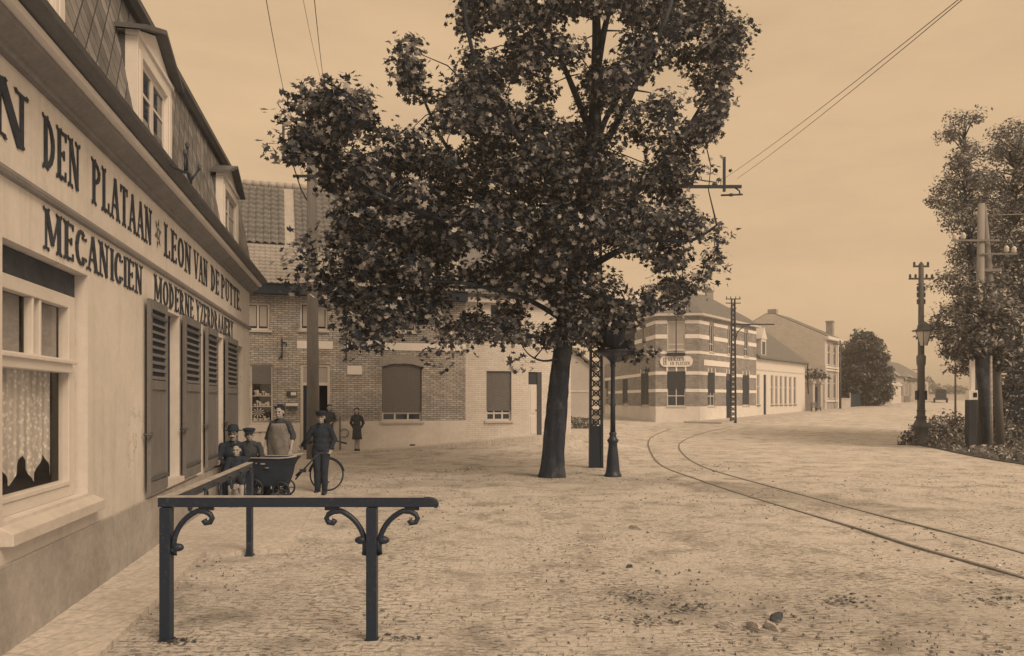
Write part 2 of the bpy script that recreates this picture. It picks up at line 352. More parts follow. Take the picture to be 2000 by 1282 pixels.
def plaster():
    s = NT('plaster'); v = s.coord(); n1 = s.noise(v, .8, 8, .65); n2 = s.noise(v, 9, 6, .7); n3 = s.noise(s.coord((5, 5, .35)), 1.6, 6, .7)   # vertical rain streaks
    f = s.math('MULTIPLY', s.rng(n1, .3, .7, .86, 1.07), s.rng(n2, .3, .7, .93, 1.05)); f = s.math('MULTIPLY', f, s.rng(n3, .50, .72, 1.0, .84))
    vo = s.n('ShaderNodeTexVoronoi', feature='DISTANCE_TO_EDGE'); wp = s.n('ShaderNodeVectorMath', operation='MULTIPLY_ADD'); s.l(s.noise(v, 2.5, 6, .7), 1, wp, 0); wp.inputs[1].default_value = (.7,.7,.7); s.l(v, 0, wp, 2); s.l(wp, 0, vo, 'Vector'); vo.inputs['Scale'].default_value = .55
    cr = s.math('MULTIPLY', s.rng(vo, 0, .006, 1, 0), s.rng(n1, .5, .6, 0, .45)); f = s.math('MULTIPLY', f, s.math('SUBTRACT', 1, cr))
    c = s.n('ShaderNodeVectorMath', operation='SCALE'); c.inputs[0].default_value = tone(190)[:3]; s.l(f, 0, c, 'Scale'); s.l(c, 0, s.p, 'Base Color'); s.p.inputs['Roughness'].default_value = .92; s.p.inputs['Specular IOR Level'].default_value = .15
    bp = s.n('ShaderNodeBump'); bp.inputs['Strength'].default_value = .35; bp.inputs['Distance'].default_value = .01; s.l(s.noise(v, 22, 6, .7), 0, bp, 'Height'); s.l(bp, 0, s.p, 'Normal'); MATS['plaster'] = s.m
plaster()
def iron():
    s = NT('dark_iron'); v = s.coord(); n = s.noise(v, 26, 7, .75); n2 = s.noise(v, 5, 5, .6); m1 = s.math('MULTIPLY', s.rng(n, .56, .66, 0, 1), s.rng(n2, .42, .6, 0, .8))
    c = s.mix(m1, tone(38), tone(84)); s.l(c, 2, s.p, 'Base Color'); s.l(s.rng(m1, 0, 1, .42, .8), 0, s.p, 'Roughness'); s.p.inputs['Specular IOR Level'].default_value = .4
    bp = s.n('ShaderNodeBump'); bp.inputs['Strength'].default_value = .3; bp.inputs['Distance'].default_value = .004; s.l(n, 0, bp, 'Height'); s.l(bp, 0, s.p, 'Normal'); MATS['dark_iron'] = s.m
iron()
def bark():
    s = NT('bark'); v = s.coord((1,1,.45)); n = s.noise(v, 9, 8, .7, .6); n2 = s.noise(s.coord((1,1,.7)), 3.2, 5, .65); c = s.mix(s.rng(n2, .50, .62, 0, .75), tone(36), tone(70)); m = s.n('ShaderNodeVectorMath', operation='SCALE'); s.l(c, 2, m, 0); s.l(s.rng(n, .3, .7, .45, 1.6), 0, m, 'Scale')
    s.l(m, 0, s.p, 'Base Color'); s.p.inputs['Roughness'].default_value = .85; bp = s.n('ShaderNodeBump'); bp.inputs['Strength'].default_value = 1; bp.inputs['Distance'].default_value = .05; s.l(n, 0, bp, 'Height'); s.l(bp, 0, s.p, 'Normal'); MATS['bark'] = s.m
bark()
def lace():
    s = NT('lace'); v = s.coord(); vo = s.n('ShaderNodeTexVoronoi'); vo.inputs['Scale'].default_value = 26; s.l(v, 0, vo, 'Vector'); w_ = s.n('ShaderNodeTexWave'); w_.inputs['Scale'].default_value = 5; w_.inputs['Distortion'].default_value = 1.5; s.l(v, 0, w_, 'Vector')
    f = s.math('MULTIPLY', s.rng(vo, .1, .5, 1.05, .62), s.rng(w_, 0, 1, .8, 1.05, out=1)); c = s.n('ShaderNodeVectorMath', operation='SCALE'); c.inputs[0].default_value = tone(205)[:3]; s.l(f, 0, c, 'Scale'); s.l(c, 0, s.p, 'Base Color'); s.p.inputs['Roughness'].default_value = .9; MATS['lace'] = s.m
lace()
def slate():
    s = NT('slate'); c = s.n('ShaderNodeTexCoord'); sp = s.n('ShaderNodeSeparateXYZ'); s.l(c, 'Object', sp, 0)
    a = s.math('ADD', sp, sp, 0, 2); b = s.math('SUBTRACT', sp, sp, 0, 2); cb = s.n('ShaderNodeCombineXYZ'); s.l(a, 0, cb, 0); s.l(b, 0, cb, 1)
    t = s.n('ShaderNodeTexBrick'); t.offset = 0; s.l(cb, 0, t, 'Vector'); t.inputs['Scale'].default_value = 1
    t.inputs['Brick Width'].default_value = .27; t.inputs['Row Height'].default_value = .27; t.inputs['Mortar Size'].default_value = .013; t.inputs['Mortar Smooth'].default_value = .2
    t.inputs['Color1'].default_value = tone(86); t.inputs['Color2'].default_value = tone(128); t.inputs['Mortar'].default_value = tone(34)
    v = s.coord(); n = s.noise(v, 5, 6, .7); f = s.rng(n, .3, .7, .65, 1.25); m = s.n('ShaderNodeVectorMath', operation='SCALE'); s.l(t, 0, m, 0); s.l(f, 0, m, 'Scale')
    s.l(m, 0, s.p, 'Base Color'); s.p.inputs['Roughness'].default_value = .55
    bp = s.n('ShaderNodeBump'); bp.invert = True; bp.inputs['Strength'].default_value = .6; bp.inputs['Distance'].default_value = .012; s.l(t, 1, bp, 'Height'); s.l(bp, 0, s.p, 'Normal')
    MATS['slate'] = s.m
slate()
def clear_glass():
    m = bpy.data.materials.new('clear_glass'); m.use_nodes = True; t = m.node_tree; t.nodes.clear()
    a = t.nodes.new('ShaderNodeBsdfTransparent'); g = t.nodes.new('ShaderNodeBsdfGlossy'); g.inputs['Roughness'].default_value = .03; g.inputs['Color'].default_value = (.9,.9,.9,1)
    x = t.nodes.new('ShaderNodeMixShader'); x.inputs[0].default_value = .05; o = t.nodes.new('ShaderNodeOutputMaterial')
    t.links.new(a.outputs[0], x.inputs[1]); t.links.new(g.outputs[0], x.inputs[2]); t.links.new(x.outputs[0], o.inputs[0]); MATS['clear_glass'] = m
clear_glass()
def ground_mat():
    s = NT('ground_dust_setts'); v = s.coord()
    big = s.noise(s.coord((1,1,1)), .32, 6, .6, .4); mid = s.noise(v, 1.6, 8, .7, .3); fine = s.noise(s.coord((1,1.5,1)), 24, 8, .85)
    sp = s.n('ShaderNodeSeparateXYZ'); s.l(v, 0, sp, 0)
    # small granite setts, warped rows, seen only where the dust is thin
    wv = s.noise(v, 1.1, 3, .5); wo_ = s.n('ShaderNodeVectorMath', operation='MULTIPLY_ADD'); s.l(wv, 1, wo_, 0); wo_.inputs[1].default_value = (.25,.25,0); s.l(v, 0, wo_, 2)
    b = s.n('ShaderNodeTexBrick'); s.l(wo_, 0, b, 'Vector'); b.inputs['Scale'].default_value = 1; b.inputs['Brick Width'].default_value = .17; b.inputs['Row Height'].default_value = .105
    b.inputs['Mortar Size'].default_value = .016; b.inputs['Mortar Smooth'].default_value = .7
    gate = s.rng(mid, .40, .56, 0, 1); gate2 = s.rng(s.noise(s.coord((1,1,1),(7,3,0)), 7, 4, .7), .42, .62, 0, 1)
    nearm = s.math('MULTIPLY', s.rng(sp, 12, 5, .1, 1, out=1), s.rng(sp, 3.5, -.5, .35, 1, out=0))
    joint = s.math('MULTIPLY', s.math('MULTIPLY', s.math('MULTIPLY', b, gate, 1, 0), gate2), nearm)
    # short dark flecks and clods, longer along x
    fl = s.noise(s.coord((3.4, 9.5, 1)), 3.4, 6, .7, .3); flm = s.rng(fl, .55, .62, 0, 1)
    flg = s.math('MULTIPLY', flm, s.rng(s.noise(s.coord((1,1,1),(2,9,0)), .9, 4, .6), .38, .58, .12, 1))
    val = s.math('MULTIPLY', s.rng(big, .3, .7, .90, 1.05), s.rng(fine, .34, .66, .66, 1.24))
    val = s.math('MULTIPLY', val, s.rng(mid, .3, .7, .93, 1.05))
    val = s.math('MULTIPLY', val, s.math('SUBTRACT', 1, s.math('MULTIPLY', joint, .42)))
    val = s.math('MULTIPLY', val, s.math('SUBTRACT', 1, s.math('MULTIPLY', flg, .5)))
    grit = s.noise(s.coord((1.3, 2.6, 1),(4,4,0)), 7, 8, .78, 1.2); val = s.math('MULTIPLY', val, s.math('ADD', s.rng(grit, .56, .66, 1, .62), s.rng(grit, .36, .28, 0, .16)))
    # trodden cinder dirt along the tram track and bottom right of the square; darker oval under the tree
    def patch(val, loc, size, rot, k):
        m = s.n('ShaderNodeMapping', vector_type='TEXTURE'); s.l(v, 0, m, 0)
        m.inputs['Location'].default_value = (*loc, 0); m.inputs['Rotation'].default_value = (0,0,rot); m.inputs['Scale'].default_value = (*size, 50)
        ln = s.n('ShaderNodeVectorMath', operation='LENGTH'); s.l(m, 0, ln, 0)
        d = s.math('ADD', s.rng(ln, 0, 1, 0, 1, out=1), s.rng(mid, .3, .7, -.35, .35)); a = s.rng(d, 1.0, .45, 0, k)
        return s.math('MULTIPLY', val, s.math('SUBTRACT', 1, a))
    val = patch(val, (4.6, 13.4), (3.6, 1.1), R(-62), .34)
    val = patch(val, (1.2, 16.0), (3.6, 2.4), 0, .16); val = patch(val, (2.6, 6.2), (2.6, 1.2), 0, .14); val = patch(val, (-1.6, 15.2), (2.2, .8), 0, .2)
    dist = s.rng(sp, 8, 26, 0, 1, out=1)
    c0 = s.mix(dist, tone(200), tone(195))
    sc_ = s.n('ShaderNodeVectorMath', operation='SCALE'); s.l(c0, 2, sc_, 0); s.l(val, 0, sc_, 'Scale'); s.l(sc_, 0, s.p, 'Base Color')
    s.p.inputs['Roughness'].default_value = .95; s.p.inputs['Specular IOR Level'].default_value = .1
    h = s.math('ADD', s.math('MULTIPLY', joint, -1.0), s.math('MULTIPLY', s.rng(fine, 0, 1, 0, 1), .8)); h = s.math('ADD', h, s.math('MULTIPLY', flg, -.8))
    bp = s.n('ShaderNodeBump'); bp.inputs['Strength'].default_value = 1.0; bp.inputs['Distance'].default_value = .03; s.l(h, 0, bp, 'Height'); s.l(bp, 0, s.p, 'Normal')
    MATS['ground'] = s.m
ground_mat()
def paving_mat():
    s = NT('brick_paving'); v = s.coord(rot=(0,0,R(11.1)))
    b = s.n('ShaderNodeTexBrick'); s.l(v, 0, b, 'Vector'); b.inputs['Scale'].default_value = 1; b.inputs['Brick Width'].default_value = .16; b.inputs['Row Height'].default_value = .32
    b.inputs['Mortar Size'].default_value = .008; b.inputs['Mortar Smooth'].default_value = .5
    n = s.noise(v, 2, 7, .7); n2 = s.noise(v, 18, 5, .7); g = s.rng(n, .4, .6, .1, .9)
    val = s.math('MULTIPLY', s.rng(n, .3, .7, .82, 1.08), s.rng(n2, .32, .68, .74, 1.16))
    val = s.math('MULTIPLY', val, s.math('SUBTRACT', 1, s.math('MULTIPLY', s.math('MULTIPLY', b, g, 1, 0), .4)))
    c = s.n('ShaderNodeVectorMath', operation='SCALE'); c.inputs[0].default_value = tone(178)[:3]; s.l(val, 0, c, 'Scale'); s.l(c, 0, s.p, 'Base Color')
    s.p.inputs['Roughness'].default_value = .9
    bp = s.n('ShaderNodeBump'); bp.inputs['Strength'].default_value = .4; bp.inputs['Distance'].default_value = .01; bp.invert = True; s.l(b, 1, bp, 'Height'); s.l(bp, 0, s.p, 'Normal')
    MATS['paving'] = s.m
paving_mat()
LEAFMAT('plane_leaf', 30, 195, .38, .6); LEAFMAT('acacia_leaf', 72, 200, .5, .4); LEAFMAT('grass', 80, 200, .6, .3); LEAFMAT('holly_leaf', 46, 140, .45, .4); LEAFMAT('dry_leaf', 66, 135, .8, .2)
# ------------------------------------------------------------------ ground
def axis(a, b, segs):
    out = []
    for (x0, x1, st) in segs: out += list(np.arange(x0, x1, st))
    return out+[segs[-1][1]]
xs = axis(0, 0, [(-120,-20,10), (-20,-5,1), (-5,6,.07), (6,30,.8), (30,90,4), (90,400,31)])
ys = axis(0, 0, [(-60,-4,7), (-4,3,.5), (3,13,.06), (13,60,.8), (60,130,3), (130,700,38)])
rn = np.random.default_rng(3); NW = [(rn.uniform(-1,1)*f, rn.uniform(-1,1)*f, rn.uniform(0,6.28), 1/f) for f in (1.5,2,3,4,6,9,13,19,27,34) for _ in range(3)]
gm = MB(); nx, ny = len(xs), len(ys); X, Y = np.meshgrid(xs, ys); Zr = sum(a*np.sin(kx*X+ky*Y+ph) for kx, ky, ph, a in NW)*.010
near = np.clip((14-Y)/6, 0, 1)*np.clip((Y-0)/3, 0, 1)*np.clip((7-np.abs(X))/3, 0, 1)
gm.v = [(float(X[j,i]), float(Y[j,i]), gz(X[j,i], Y[j,i])+float(Zr[j,i]*near[j,i])) for j in range(ny) for i in range(nx)]
gm.f = [(j*nx+i, j*nx+i+1, (j+1)*nx+i+1, (j+1)*nx+i) for j in range(ny-1) for i in range(nx-1)]; gm.sm = [True]*len(gm.f)
tag(gm.build('ground', MATS['ground']), kind='structure')
# pavement along the cafe wall: narrow beside the near rail, wide further on
def wA(s_, off): p = FA.w(s_, -off); return (p.x, p.y)
pv = MB(); e = FA.s(487)
pv.slab([wA(-3,-.02), wA(-3,.58), wA(6.4,.62), (-3.27,8.14), (-2.40,8.30), (-3.42,13.9), (-3.9,17.2), (-5.2,22.3), (-7.9,22.0), wA(e,-.02)], -.1, .045)
tag(pv.build('pavement', MATS['paving']), kind='structure')
# pavement strip in front of the shop: follows the rise of the street
pb = MB(); n = 26
for i in range(n):
    a0, a1 = -3+12*i/n, -3+12*(i+1)/n
    q = []
    for a, b in ((a0,-.9),(a1,-.9),(a1,.05),(a0,.05)):
        p = FB.w(a, b); q.append((p.x, p.y, gz(*FB.w(a, -.02).xy)+.05))
    lo = [(x, y, z-.3) for x, y, z in q]; pb.add(q+lo, [(0,1,2,3),(0,4,5,1)])
tag(pb.build('pavement', MATS['paving']), kind='structure')
# pavement with kerb along the far street
pc = MB(); n = 40
for i in range(n):
    t0, t1 = -2+80*i/n, -2+80*(i+1)/n; q = []
    for t, b in ((t0,-2.3),(t1,-2.3),(t1,.1),(t0,.1)):
        p = FC.w(t, b); q.append((p.x, p.y, gz(*FC.w(t, b).xy)+.11))
    lo = [(x, y, z-.4) for x, y, z in q]; pc.add(q+lo, [(0,1,2,3),(0,4,5,1)]+([(0,3,7,4)] if i == 0 else []))
tag(pc.build('pavement', M('pave_far', 165, .9, .2, 1.5, .2, 10)), kind='structure')
# ------------------------------------------------------------------ cafe with the painted signs (left)
A = thing('cafe_building', 'long rendered cafe with painted lettering, slate attic roof and dormers, at left edge', 'building', (FA.ox, FA.oy, 0), FA.rz)
sA = FA.s; ZT = 2.70
opsA = [(4.98, 6.54, .87, 2.69), (sA(315), sA(350), .70, ZT), (sA(417), sA(435), .70, ZT-.03), (sA(458), sA(474), .70, ZT-.03)]
m = MB(); wallgrid(m, -3, e, -.3, 3.84, opsA, .17, .35); m.build('wall', MATS['plaster'], A)
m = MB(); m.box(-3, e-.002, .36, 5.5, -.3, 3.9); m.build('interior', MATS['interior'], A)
m = MB(); m.box(-3, e+.004, -.028, -.001, -.3, .60); m.build('plinth', MATS['plinth'], A, bevel=.004)
m = MB(); m.prismx([(0,3.08),(-.035,3.085),(-.045,3.11),(-.03,3.125),(-.03,3.14),(0,3.15)], -3, e+.01); m.build('string_course', M('string_course', 120, .8, .15), A)
m = MB(); m.prismx([(.1,3.84),(-.05,3.84),(-.055,3.875),(-.08,3.885),(-.17,3.94),(-.18,3.975),(.1,3.976)], -3.1, e+.06); c_ = m.build('cornice', M('cornice_shade', 112, .75, .2, 3), A); m = MB(); m.prismx([(.1,3.978),(-.232,3.982),(-.236,4.03),(.1,4.038)], -3.1, e+.062); m.build('fascia', MATS['white_paint'], c_)  # cove toned dark: the shade below the gutter is put into its colour
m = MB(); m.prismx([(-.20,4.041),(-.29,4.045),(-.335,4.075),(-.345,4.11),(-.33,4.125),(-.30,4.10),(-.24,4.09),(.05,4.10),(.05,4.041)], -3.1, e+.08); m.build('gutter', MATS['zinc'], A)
m = MB(); m.prismx([(-.10,4.105),(.24,5.90),(.5,5.90),(.5,4.105)], -3, e); m.build('slate_roof', MATS['slate'], A)
m = MB(); m.prismx([(.18,5.901),(.15,5.93),(.12,5.95),(.12,6.02),(.17,6.04),(.6,6.06),(.6,5.901)], -3.05, e+.05); m.build('roof_cap', MATS['zinc'], A)
m = MB(); m.prismx([(.5,4.2),(.601,6.05),(2.9,6.75),(5.4,6.0),(5.4,3.9),(.5,3.9)], -3, e-.01); m.build('upper_roof', MATS['slate_roof'], A)
def dormer(x0, x1):
    zb, zt, za = 4.12, 5.28, 5.62; xm = (x0+x1)/2; fw = .17
    m = MB(); m.box(x0, x0+fw, -.06, .06, zb, zt); m.box(x1-fw, x1, -.06, .06, zb, zt); m.box(x0+fw, x1-fw, -.06, .06, zb, zb+.12); m.box(x0+fw, x1-fw, -.06, .06, zt-.14, zt)
    m.box(x0-.03, x1+.03, -.085, .05, zt+.001, zt+.05); m.prism([(x0-.02, zt+.051), (x1+.02, zt+.051), (xm, za-.02)], -.055, .4)
    for xx in (x0+fw*.5, x1-fw*.5): m.box(xx-.05, xx+.05, -.075, -.061, zb+.1, zt-.12)
    d = m.build('dormer', MATS['white_paint'], A, bevel=.004)
    m = MB()
    for a, b in ((x0+fw+.002, xm-.002), (xm+.002, x1-fw-.002)):
        m.box(a, a+.05, -.02, .02, zb+.121, zt-.141); m.box(b-.05, b, -.02, .02, zb+.121, zt-.141); m.box(a+.05, b-.05, -.02, .02, zb+.121, zb+.17); m.box(a+.05, b-.05, -.02, .02, zt-.19, zt-.141); m.box(a+.05, b-.05, -.015, .015, zt-.46, zt-.43)
    m.build('dormer_window', MATS['frame'], d)
    m = MB(); m.box(x0+fw+.02, x1-fw-.02, -.005, .005, zb+.14, zt-.16); m.build('pane', MATS['glass'], d)
    for xx in (x0, x1):
        m = MB(); m.box(xx-.012 if xx == x0 else xx-.02, xx+.02 if xx == x0 else xx+.012, .061, .9, zb, zt-.002); m.build('cheek', MATS['cheek'], d)
    m = MB()
    for sg in (-1, 1):
        xe = xm+sg*((x1-x0)/2+.10); y0, y1 = -.17, 1.1
        m.prism([(xm, za), (xe, zt+.03), (xe, zt+.075), (xm, za+.05)], y0, y1)
    m.build('dormer_roof', MATS['zinc'], d)
for a, b in ((4.38, 5.86), (7.78, 9.17), (12.64, 14.17), (.6, 2.1)): dormer(a, b)
# painted letters
m = MB()
def YS(px): return FA.s(px)
Zl0, Zl1 = 3.33, 3.70
for t, a, b in (("IN", 4.55, YS(57)), ("DEN", YS(81), YS(156)), ("PLATAAN", YS(177), YS(296)), ("LEON", YS(319), YS(373)), ("VAN", YS(378), YS(405)), ("DE", YS(411), YS(428)), ("PUTTE.", YS(431), YS(470))): m = MB(); lettering(m, t, a, b, Zl0, Zl1); m.build('lettering', MATS['letter_paint'], A)
for t, a, b in (("MECANICIEN", YS(82), YS(278)), ("MODERNE", YS(299), YS(378)), ("YZERDRAAIERY", YS(382), YS(455))): m = MB(); lettering(m, t, a, b, 2.745, 3.035); m.build('lettering', MATS['letter_paint'], A)
m = MB(); cx, cz = YS(308), 3.52       # little rosette between the two names
for i in range(6):
    a = R(60*i+15); m.prism([(cx+.07*math.cos(a+u), cz+.10*math.sin(a+u)) if u else (cx+.14*math.cos(a), cz+.18*math.sin(a)) for u in (-.35, 0, .35)], -.007, -.004-.0004*i)
for i in range(14):
    u, v = 2*math.pi*i/14, 2*math.pi*(i+1)/14
    m.prism([(cx+.05*math.cos(u), cz+.07*math.sin(u)), (cx+.05*math.cos(v), cz+.07*math.sin(v)), (cx+.035*math.cos(v), cz+.05*math.sin(v)), (cx+.035*math.cos(u), cz+.05*math.sin(u))], -.011, -.0075)
m.build('ornament', M('ornament_paint', 88), A)
# big front window with lace
x0, x1, z0, z1 = opsA[0]; z1 = 2.50; zt_ = 1.92
m = MB(); y = .09
m.box(x0+.02, x0+.14, y, y+.08, z0, z1); m.box(x1-.16, x1-.025, y, y+.08, z0, z1); m.box(x0+.14, x1-.16, y, y+.08, z1-.10, z1); m.box(x0+.14, x1-.16, y, y+.08, z0, z0+.09)
m.box(x0+.14, x1-.16, y-.03, y+.08, zt_-.05, zt_+.06); m.box(x0+.1, x1-.12, y-.055, y-.031, zt_+.02, zt_+.05); m.box(x0+.14, x1-.16, y-.01, y+.08, z0+.091, z0+.13)
for q in (x0+.72, x0+.85): m.box(q, q+.035, y+.01, y+.07, zt_+.06, z1-.10)
wf = m.build('window', MATS['frame'], A, bevel=.006); wf['label'] = 'large shop window with lace curtain'
m = MB(); m.box(x0+.13, x1-.15, y+.045, y+.05, z0+.08, z1-.09); m.build('pane', MATS['clear_glass'], wf)
m = MB()   # lace with pointed lower hem
nn = 40; L_ = x0+.1; W_ = x1-.24-L_
def hem(t): return z0+.16+.22*abs(((t*3.2+.25) % 1)*2-1)
top = [(L_+W_*i/nn, y+.10+.012*math.sin(i*1.3), zt_-.04) for i in range(nn+1)]; bot = [(L_+W_*i/nn, y+.10+.012*math.sin(i*1.3), hem(i/nn)) for i in range(nn+1)]
m.add(top+bot, [(i, i+1, nn+2+i, nn+1+i) for i in range(nn)], True); m.build('curtain', MATS['lace'], wf)
m = MB(); m.box(x0+.1, x0+.70, y+.09, y+.10, zt_+.07, z1-.1); m.box(x0+.88, x1-.17, y+.09, y+.10, zt_+.07, z1-.1); m.build('blind', M('dim_blind', 130, .9, .15, 4), wf)
m = MB(); m.box(x0+.005, x1-.005, .10, .165, 2.502, 2.685); m.build('window_head_box', M('head_box_dark', 66, .8, .3, 5), wf)  # dark box across the head of the opening
m = MB(); m.prismx([(.14,.72),(-.085,.72),(-.085,.80),(.0,.845),(.16,.869)], x0-.05, x1+.16); m.build('sill', MATS['sill'], wf, bevel=.006)
# the three narrow windows and their louvred shutters
for k, (a, b, c, d) in enumerate(opsA[1:]):
    f = window(A, a, b, c, d, .11, .05, (.5,), (.62,), None, 'glass', 'dark_wood')
    m = MB(); m.box(a-.02, b+.04, -.06, .10, c-.06, c-.001); m.build('sill', MATS['sill'], f)
def shutter(x0, x1, z0, z1):
    f = .075; m = MB(); y0, y1 = -.075, -.035
    m.box(x0, x0+f, y0, y1, z0, z1); m.box(x1-f, x1, y0, y1, z0, z1); zm = z0+(z1-z0)*.56
    for a, b in ((z1-.10, z1), (zm-.05, zm+.05), (z0, z0+.12)): m.box(x0+f, x1-f, y0, y1, a, b)
    s_ = m.build('shutter', MATS['shutter_paint'], A, bevel=.003)
    m = MB(); n = 9
    for i in range(n):
        za = zm+.06+(z1-.11-zm-.06)*i/n; h = (z1-.11-zm-.06)/n
        m.prismx([(y0+.002, za), (y0+.002, za+.02), (y1-.004, za+h*.55), (y1-.004, za+h*.55-.018)], x0+f, x1-f)
    m.build('louvre', MATS['shutter_paint'], s_)
    m = MB(); m.box(x0+f, x1-f, y1-.012, y1-.002, z0+.12, z1-.1); m.build('backing', MATS['dark_wood'], s_)
    m = MB(); m.box(x0+f, x1-f, y1-.024, y1-.013, z0+.121, zm-.051); m.build('lower_panel', MATS['shutter_paint'], s_)
    for zz in (z0+.14, z1-.18): m = MB(); m.box(x0+.02, x1-.02, y0-.008, y0-.0005, zz, zz+.03); m.build('hinge', MATS['zinc'], s_)
    m = MB(); m.box(x0-.07, x0+.03, y0-.02, y0-.0085, z0+.62, z0+.65); m.tube([(x0-.06, -.02, z0+.63), (x0-.06, -.12, z0+.63)], .012, 6)
    m.build('holdback', MATS['zinc'], s_)
for a, b in ((279, 315), (350, 382), (395, 417), (435, 457)): shutter(sA(a)+.01, sA(b)-.01, .66, 2.72)
# insulator bracket on the cornice
T_ = thing('insulator_bracket', 'small iron bracket with white insulators fixed to the cafe gutter', 'bracket', FA.w(YS(285), -.36, 4.06), FA.rz)
m = MB(); m.tube([(-.5, .0, -.05), (-.1, -.05, 0), (.0, -.05, .04), (.22, -.05, -.02), (.3, -.02, .1)], .013, 6); m.tube([(.0, -.05, .04), (.02, -.05, .32)], .012, 6); m.tube([(-.1, -.05, 0), (-.08, -.05, .2)], .012, 6); m.tube([(.2, -.05, 0), (.28, -.12, .16)], .012, 6); m.build('bracket', MATS['dark_iron'], T_)
for p in ((.02,-.05,.30), (-.08,-.05,.19), (.29,-.12,.15)):
    m = MB(); m.lathe([(.012,0),(.022,.01),(.02,.03),(.024,.04),(.014,.06),(.008,.07)], 10, p); m.build('insulator', MATS['cheek'], T_)
# ------------------------------------------------------------------ brick shop house and its whitewashed neighbour
def Bz(px, py): return FB.z(px, py)
bL, bS, bR = -5.0, FB.s(909), FB.s(1115)
B = thing('shop_house', 'dark brick shop house with pantile roof behind the wooden pole', 'building', (FB.ox, FB.oy, 0), FB.rz)
ops = [(FB.s(489), FB.s(533), Bz(510,829), Bz(510,712)), (FB.s(587), FB.s(645), .12, Bz(616,712)),
       (FB.s(487)-.1, FB.s(527), Bz(507,645), Bz(507,592)), (FB.s(586), FB.s(640), Bz(612,645), Bz(612,592)), (FB.s(768), FB.s(813), Bz(790,648), Bz(790,594)),
       (FB.s(746), FB.s(824), Bz(785,823), Bz(785,711))]
m = MB(); wallgrid(m, bL, bS, -.3, 5.0, ops, .16, .3); m.build('wall', MATS['brick_shop'], B)
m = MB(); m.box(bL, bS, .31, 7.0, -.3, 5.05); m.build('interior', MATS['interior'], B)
zp = Bz(700, 823)
m = MB(); m.box(FB.s(647), bS, -.03, -.001, -.3, zp); m.box(FB.s(534), FB.s(586), -.03, -.001, -.3, zp-.05); m.build('plinth', M('plinth_pale', 192, .9, .12, 1.2, .2), B)
m = MB(); m.box(FB.s(487)-.3, FB.s(534)-.003, -.03, -.001, -.3, Bz(510,845))
for i in range(3):
    a = FB.s(492)+i*.26; m.box(a, a+.2, -.045, -.031, .15, .75)
m.build('shopfront_panel', MATS['white_paint'], B, bevel=.004)
zb0, zb1 = Bz(740, 684), Bz(740, 669)
m = MB(); m.box(FB.s(673), bS, -.02, -.001, zb0, zb1); m.box(FB.s(580), FB.s(650), -.02, -.001, zb0, zb1); m.build('white_band', MATS['plate'], B)
m = MB(); m.box(FB.s(678), FB.s(707), -.035, -.001, Bz(692,732), Bz(692,715)); m.build('plaque', MATS['plate'], B, bevel=.004)
for px, a, b in ((551, 660, 700), (676, 655, 705)):
    m = MB(); q = FB.s(px); m.box(q-.015, q+.015, -.05, -.001, Bz(px, b), Bz(px, a)); m.tube([(q, -.04, Bz(px,b-8)), (q-.1, -.03, Bz(px,b)-.02)], .014, 6); m.tube([(q, -.04, Bz(px,a+10)), (q+.12, -.03, Bz(px,a+8)), (q+.13,-.03,Bz(px,a+16))], .012, 6); m.build('wall_anchor', MATS['dark_iron'], B)
m = MB(); m.box(bL, bS, -.34, .2, 4.86, 5.16); m.build('eaves_board', MATS['dark_wood'], B)  # dark timber board; its black also stands in for the shade under the eaves
# pantiles: real wavy courses
def tiles(mb, x0, x1, t0, t1, tw, tl, amp, lift, y0=-.40, z0=5.17, y1=3.6, z1=9.2):
    Ln = math.hypot(y1-y0, z1-z0); ny_, nz_ = -(z1-z0)/Ln, (y1-y0)/Ln; nu = int((x1-x0)/tw*6); rows = max(1, int((t1-t0)*Ln/tl)); vs = []; fs = []
    vv = []
    for r in range(rows): vv += [(r, 0), (r, .5), (r, .98)]
    for (r, f) in vv:
        for i in range(nu+1):
            x = x0+(x1-x0)*i/nu; ph = ((x-x0)/tw) % 1; h = amp*(math.sin(2*math.pi*ph)+.35*math.sin(4*math.pi*ph+.6))+lift*(1-f)+.004*math.sin(r*7.3+int((x-x0)/tw)*3.1)
            t = t0+(t1-t0)*(r+f)/rows; vs.append((x, y0+(y1-y0)*t+ny_*h, z0+(z1-z0)*t+nz_*h))
    for j in range(len(vv)-1):
        for i in range(nu): fs.append((j*(nu+1)+i, j*(nu+1)+i+1, (j+1)*(nu+1)+i+1, (j+1)*(nu+1)+i))
    mb.add(vs, fs, True)
m = MB(); m.prismx([(-.38,5.165),(3.6,9.14),(7.4,5.3),(7.4,5.051),(-.34,5.161)], bL, bS); m.build('roof_slab', MATS['mortar_light'], B)
m = MB(); tiles(m, bL, FB.s(558), .36, .965, .235, .27, .035, .05); tiles(m, FB.s(580), bS, .36, .965, .235, .27, .035, .05); m.build('pantile_field', MATS['roof_tile'], B)
m = MB(); tiles(m, bL, bS, 0, .35, .16, .17, .014, .022); m.build('plain_tile_field', MATS['roof_light'], B)
m = MB()
for i in range(34): a = bL+(bS-bL)*i/34; m.tube([(a, 3.6, 9.17), (a+(bS-bL)/34*1.05, 3.6, 9.17)], [.13, .11], 8)
m.build('ridge_tile', MATS['mortar_light'], B)
for i in (2, 3, 4): window(B, *ops[i], .07, .06, (.5,), (.7,) if i == 9 else (), None, 'glass', 'frame', sill=.07)
for i, (a, b, c, d) in enumerate([ops[2], ops[3], ops[4]]):   # net curtains
    m = MB(); w_ = (b-a); m.box(a+.09, a+w_*.5-.05, .066, .069, c+.12, d-.09); m.box(a+w_*.5+.05, b-.09, .066, .069, c+.12, d-.09); m.build('net_curtain', MATS['pale_blind'], B)
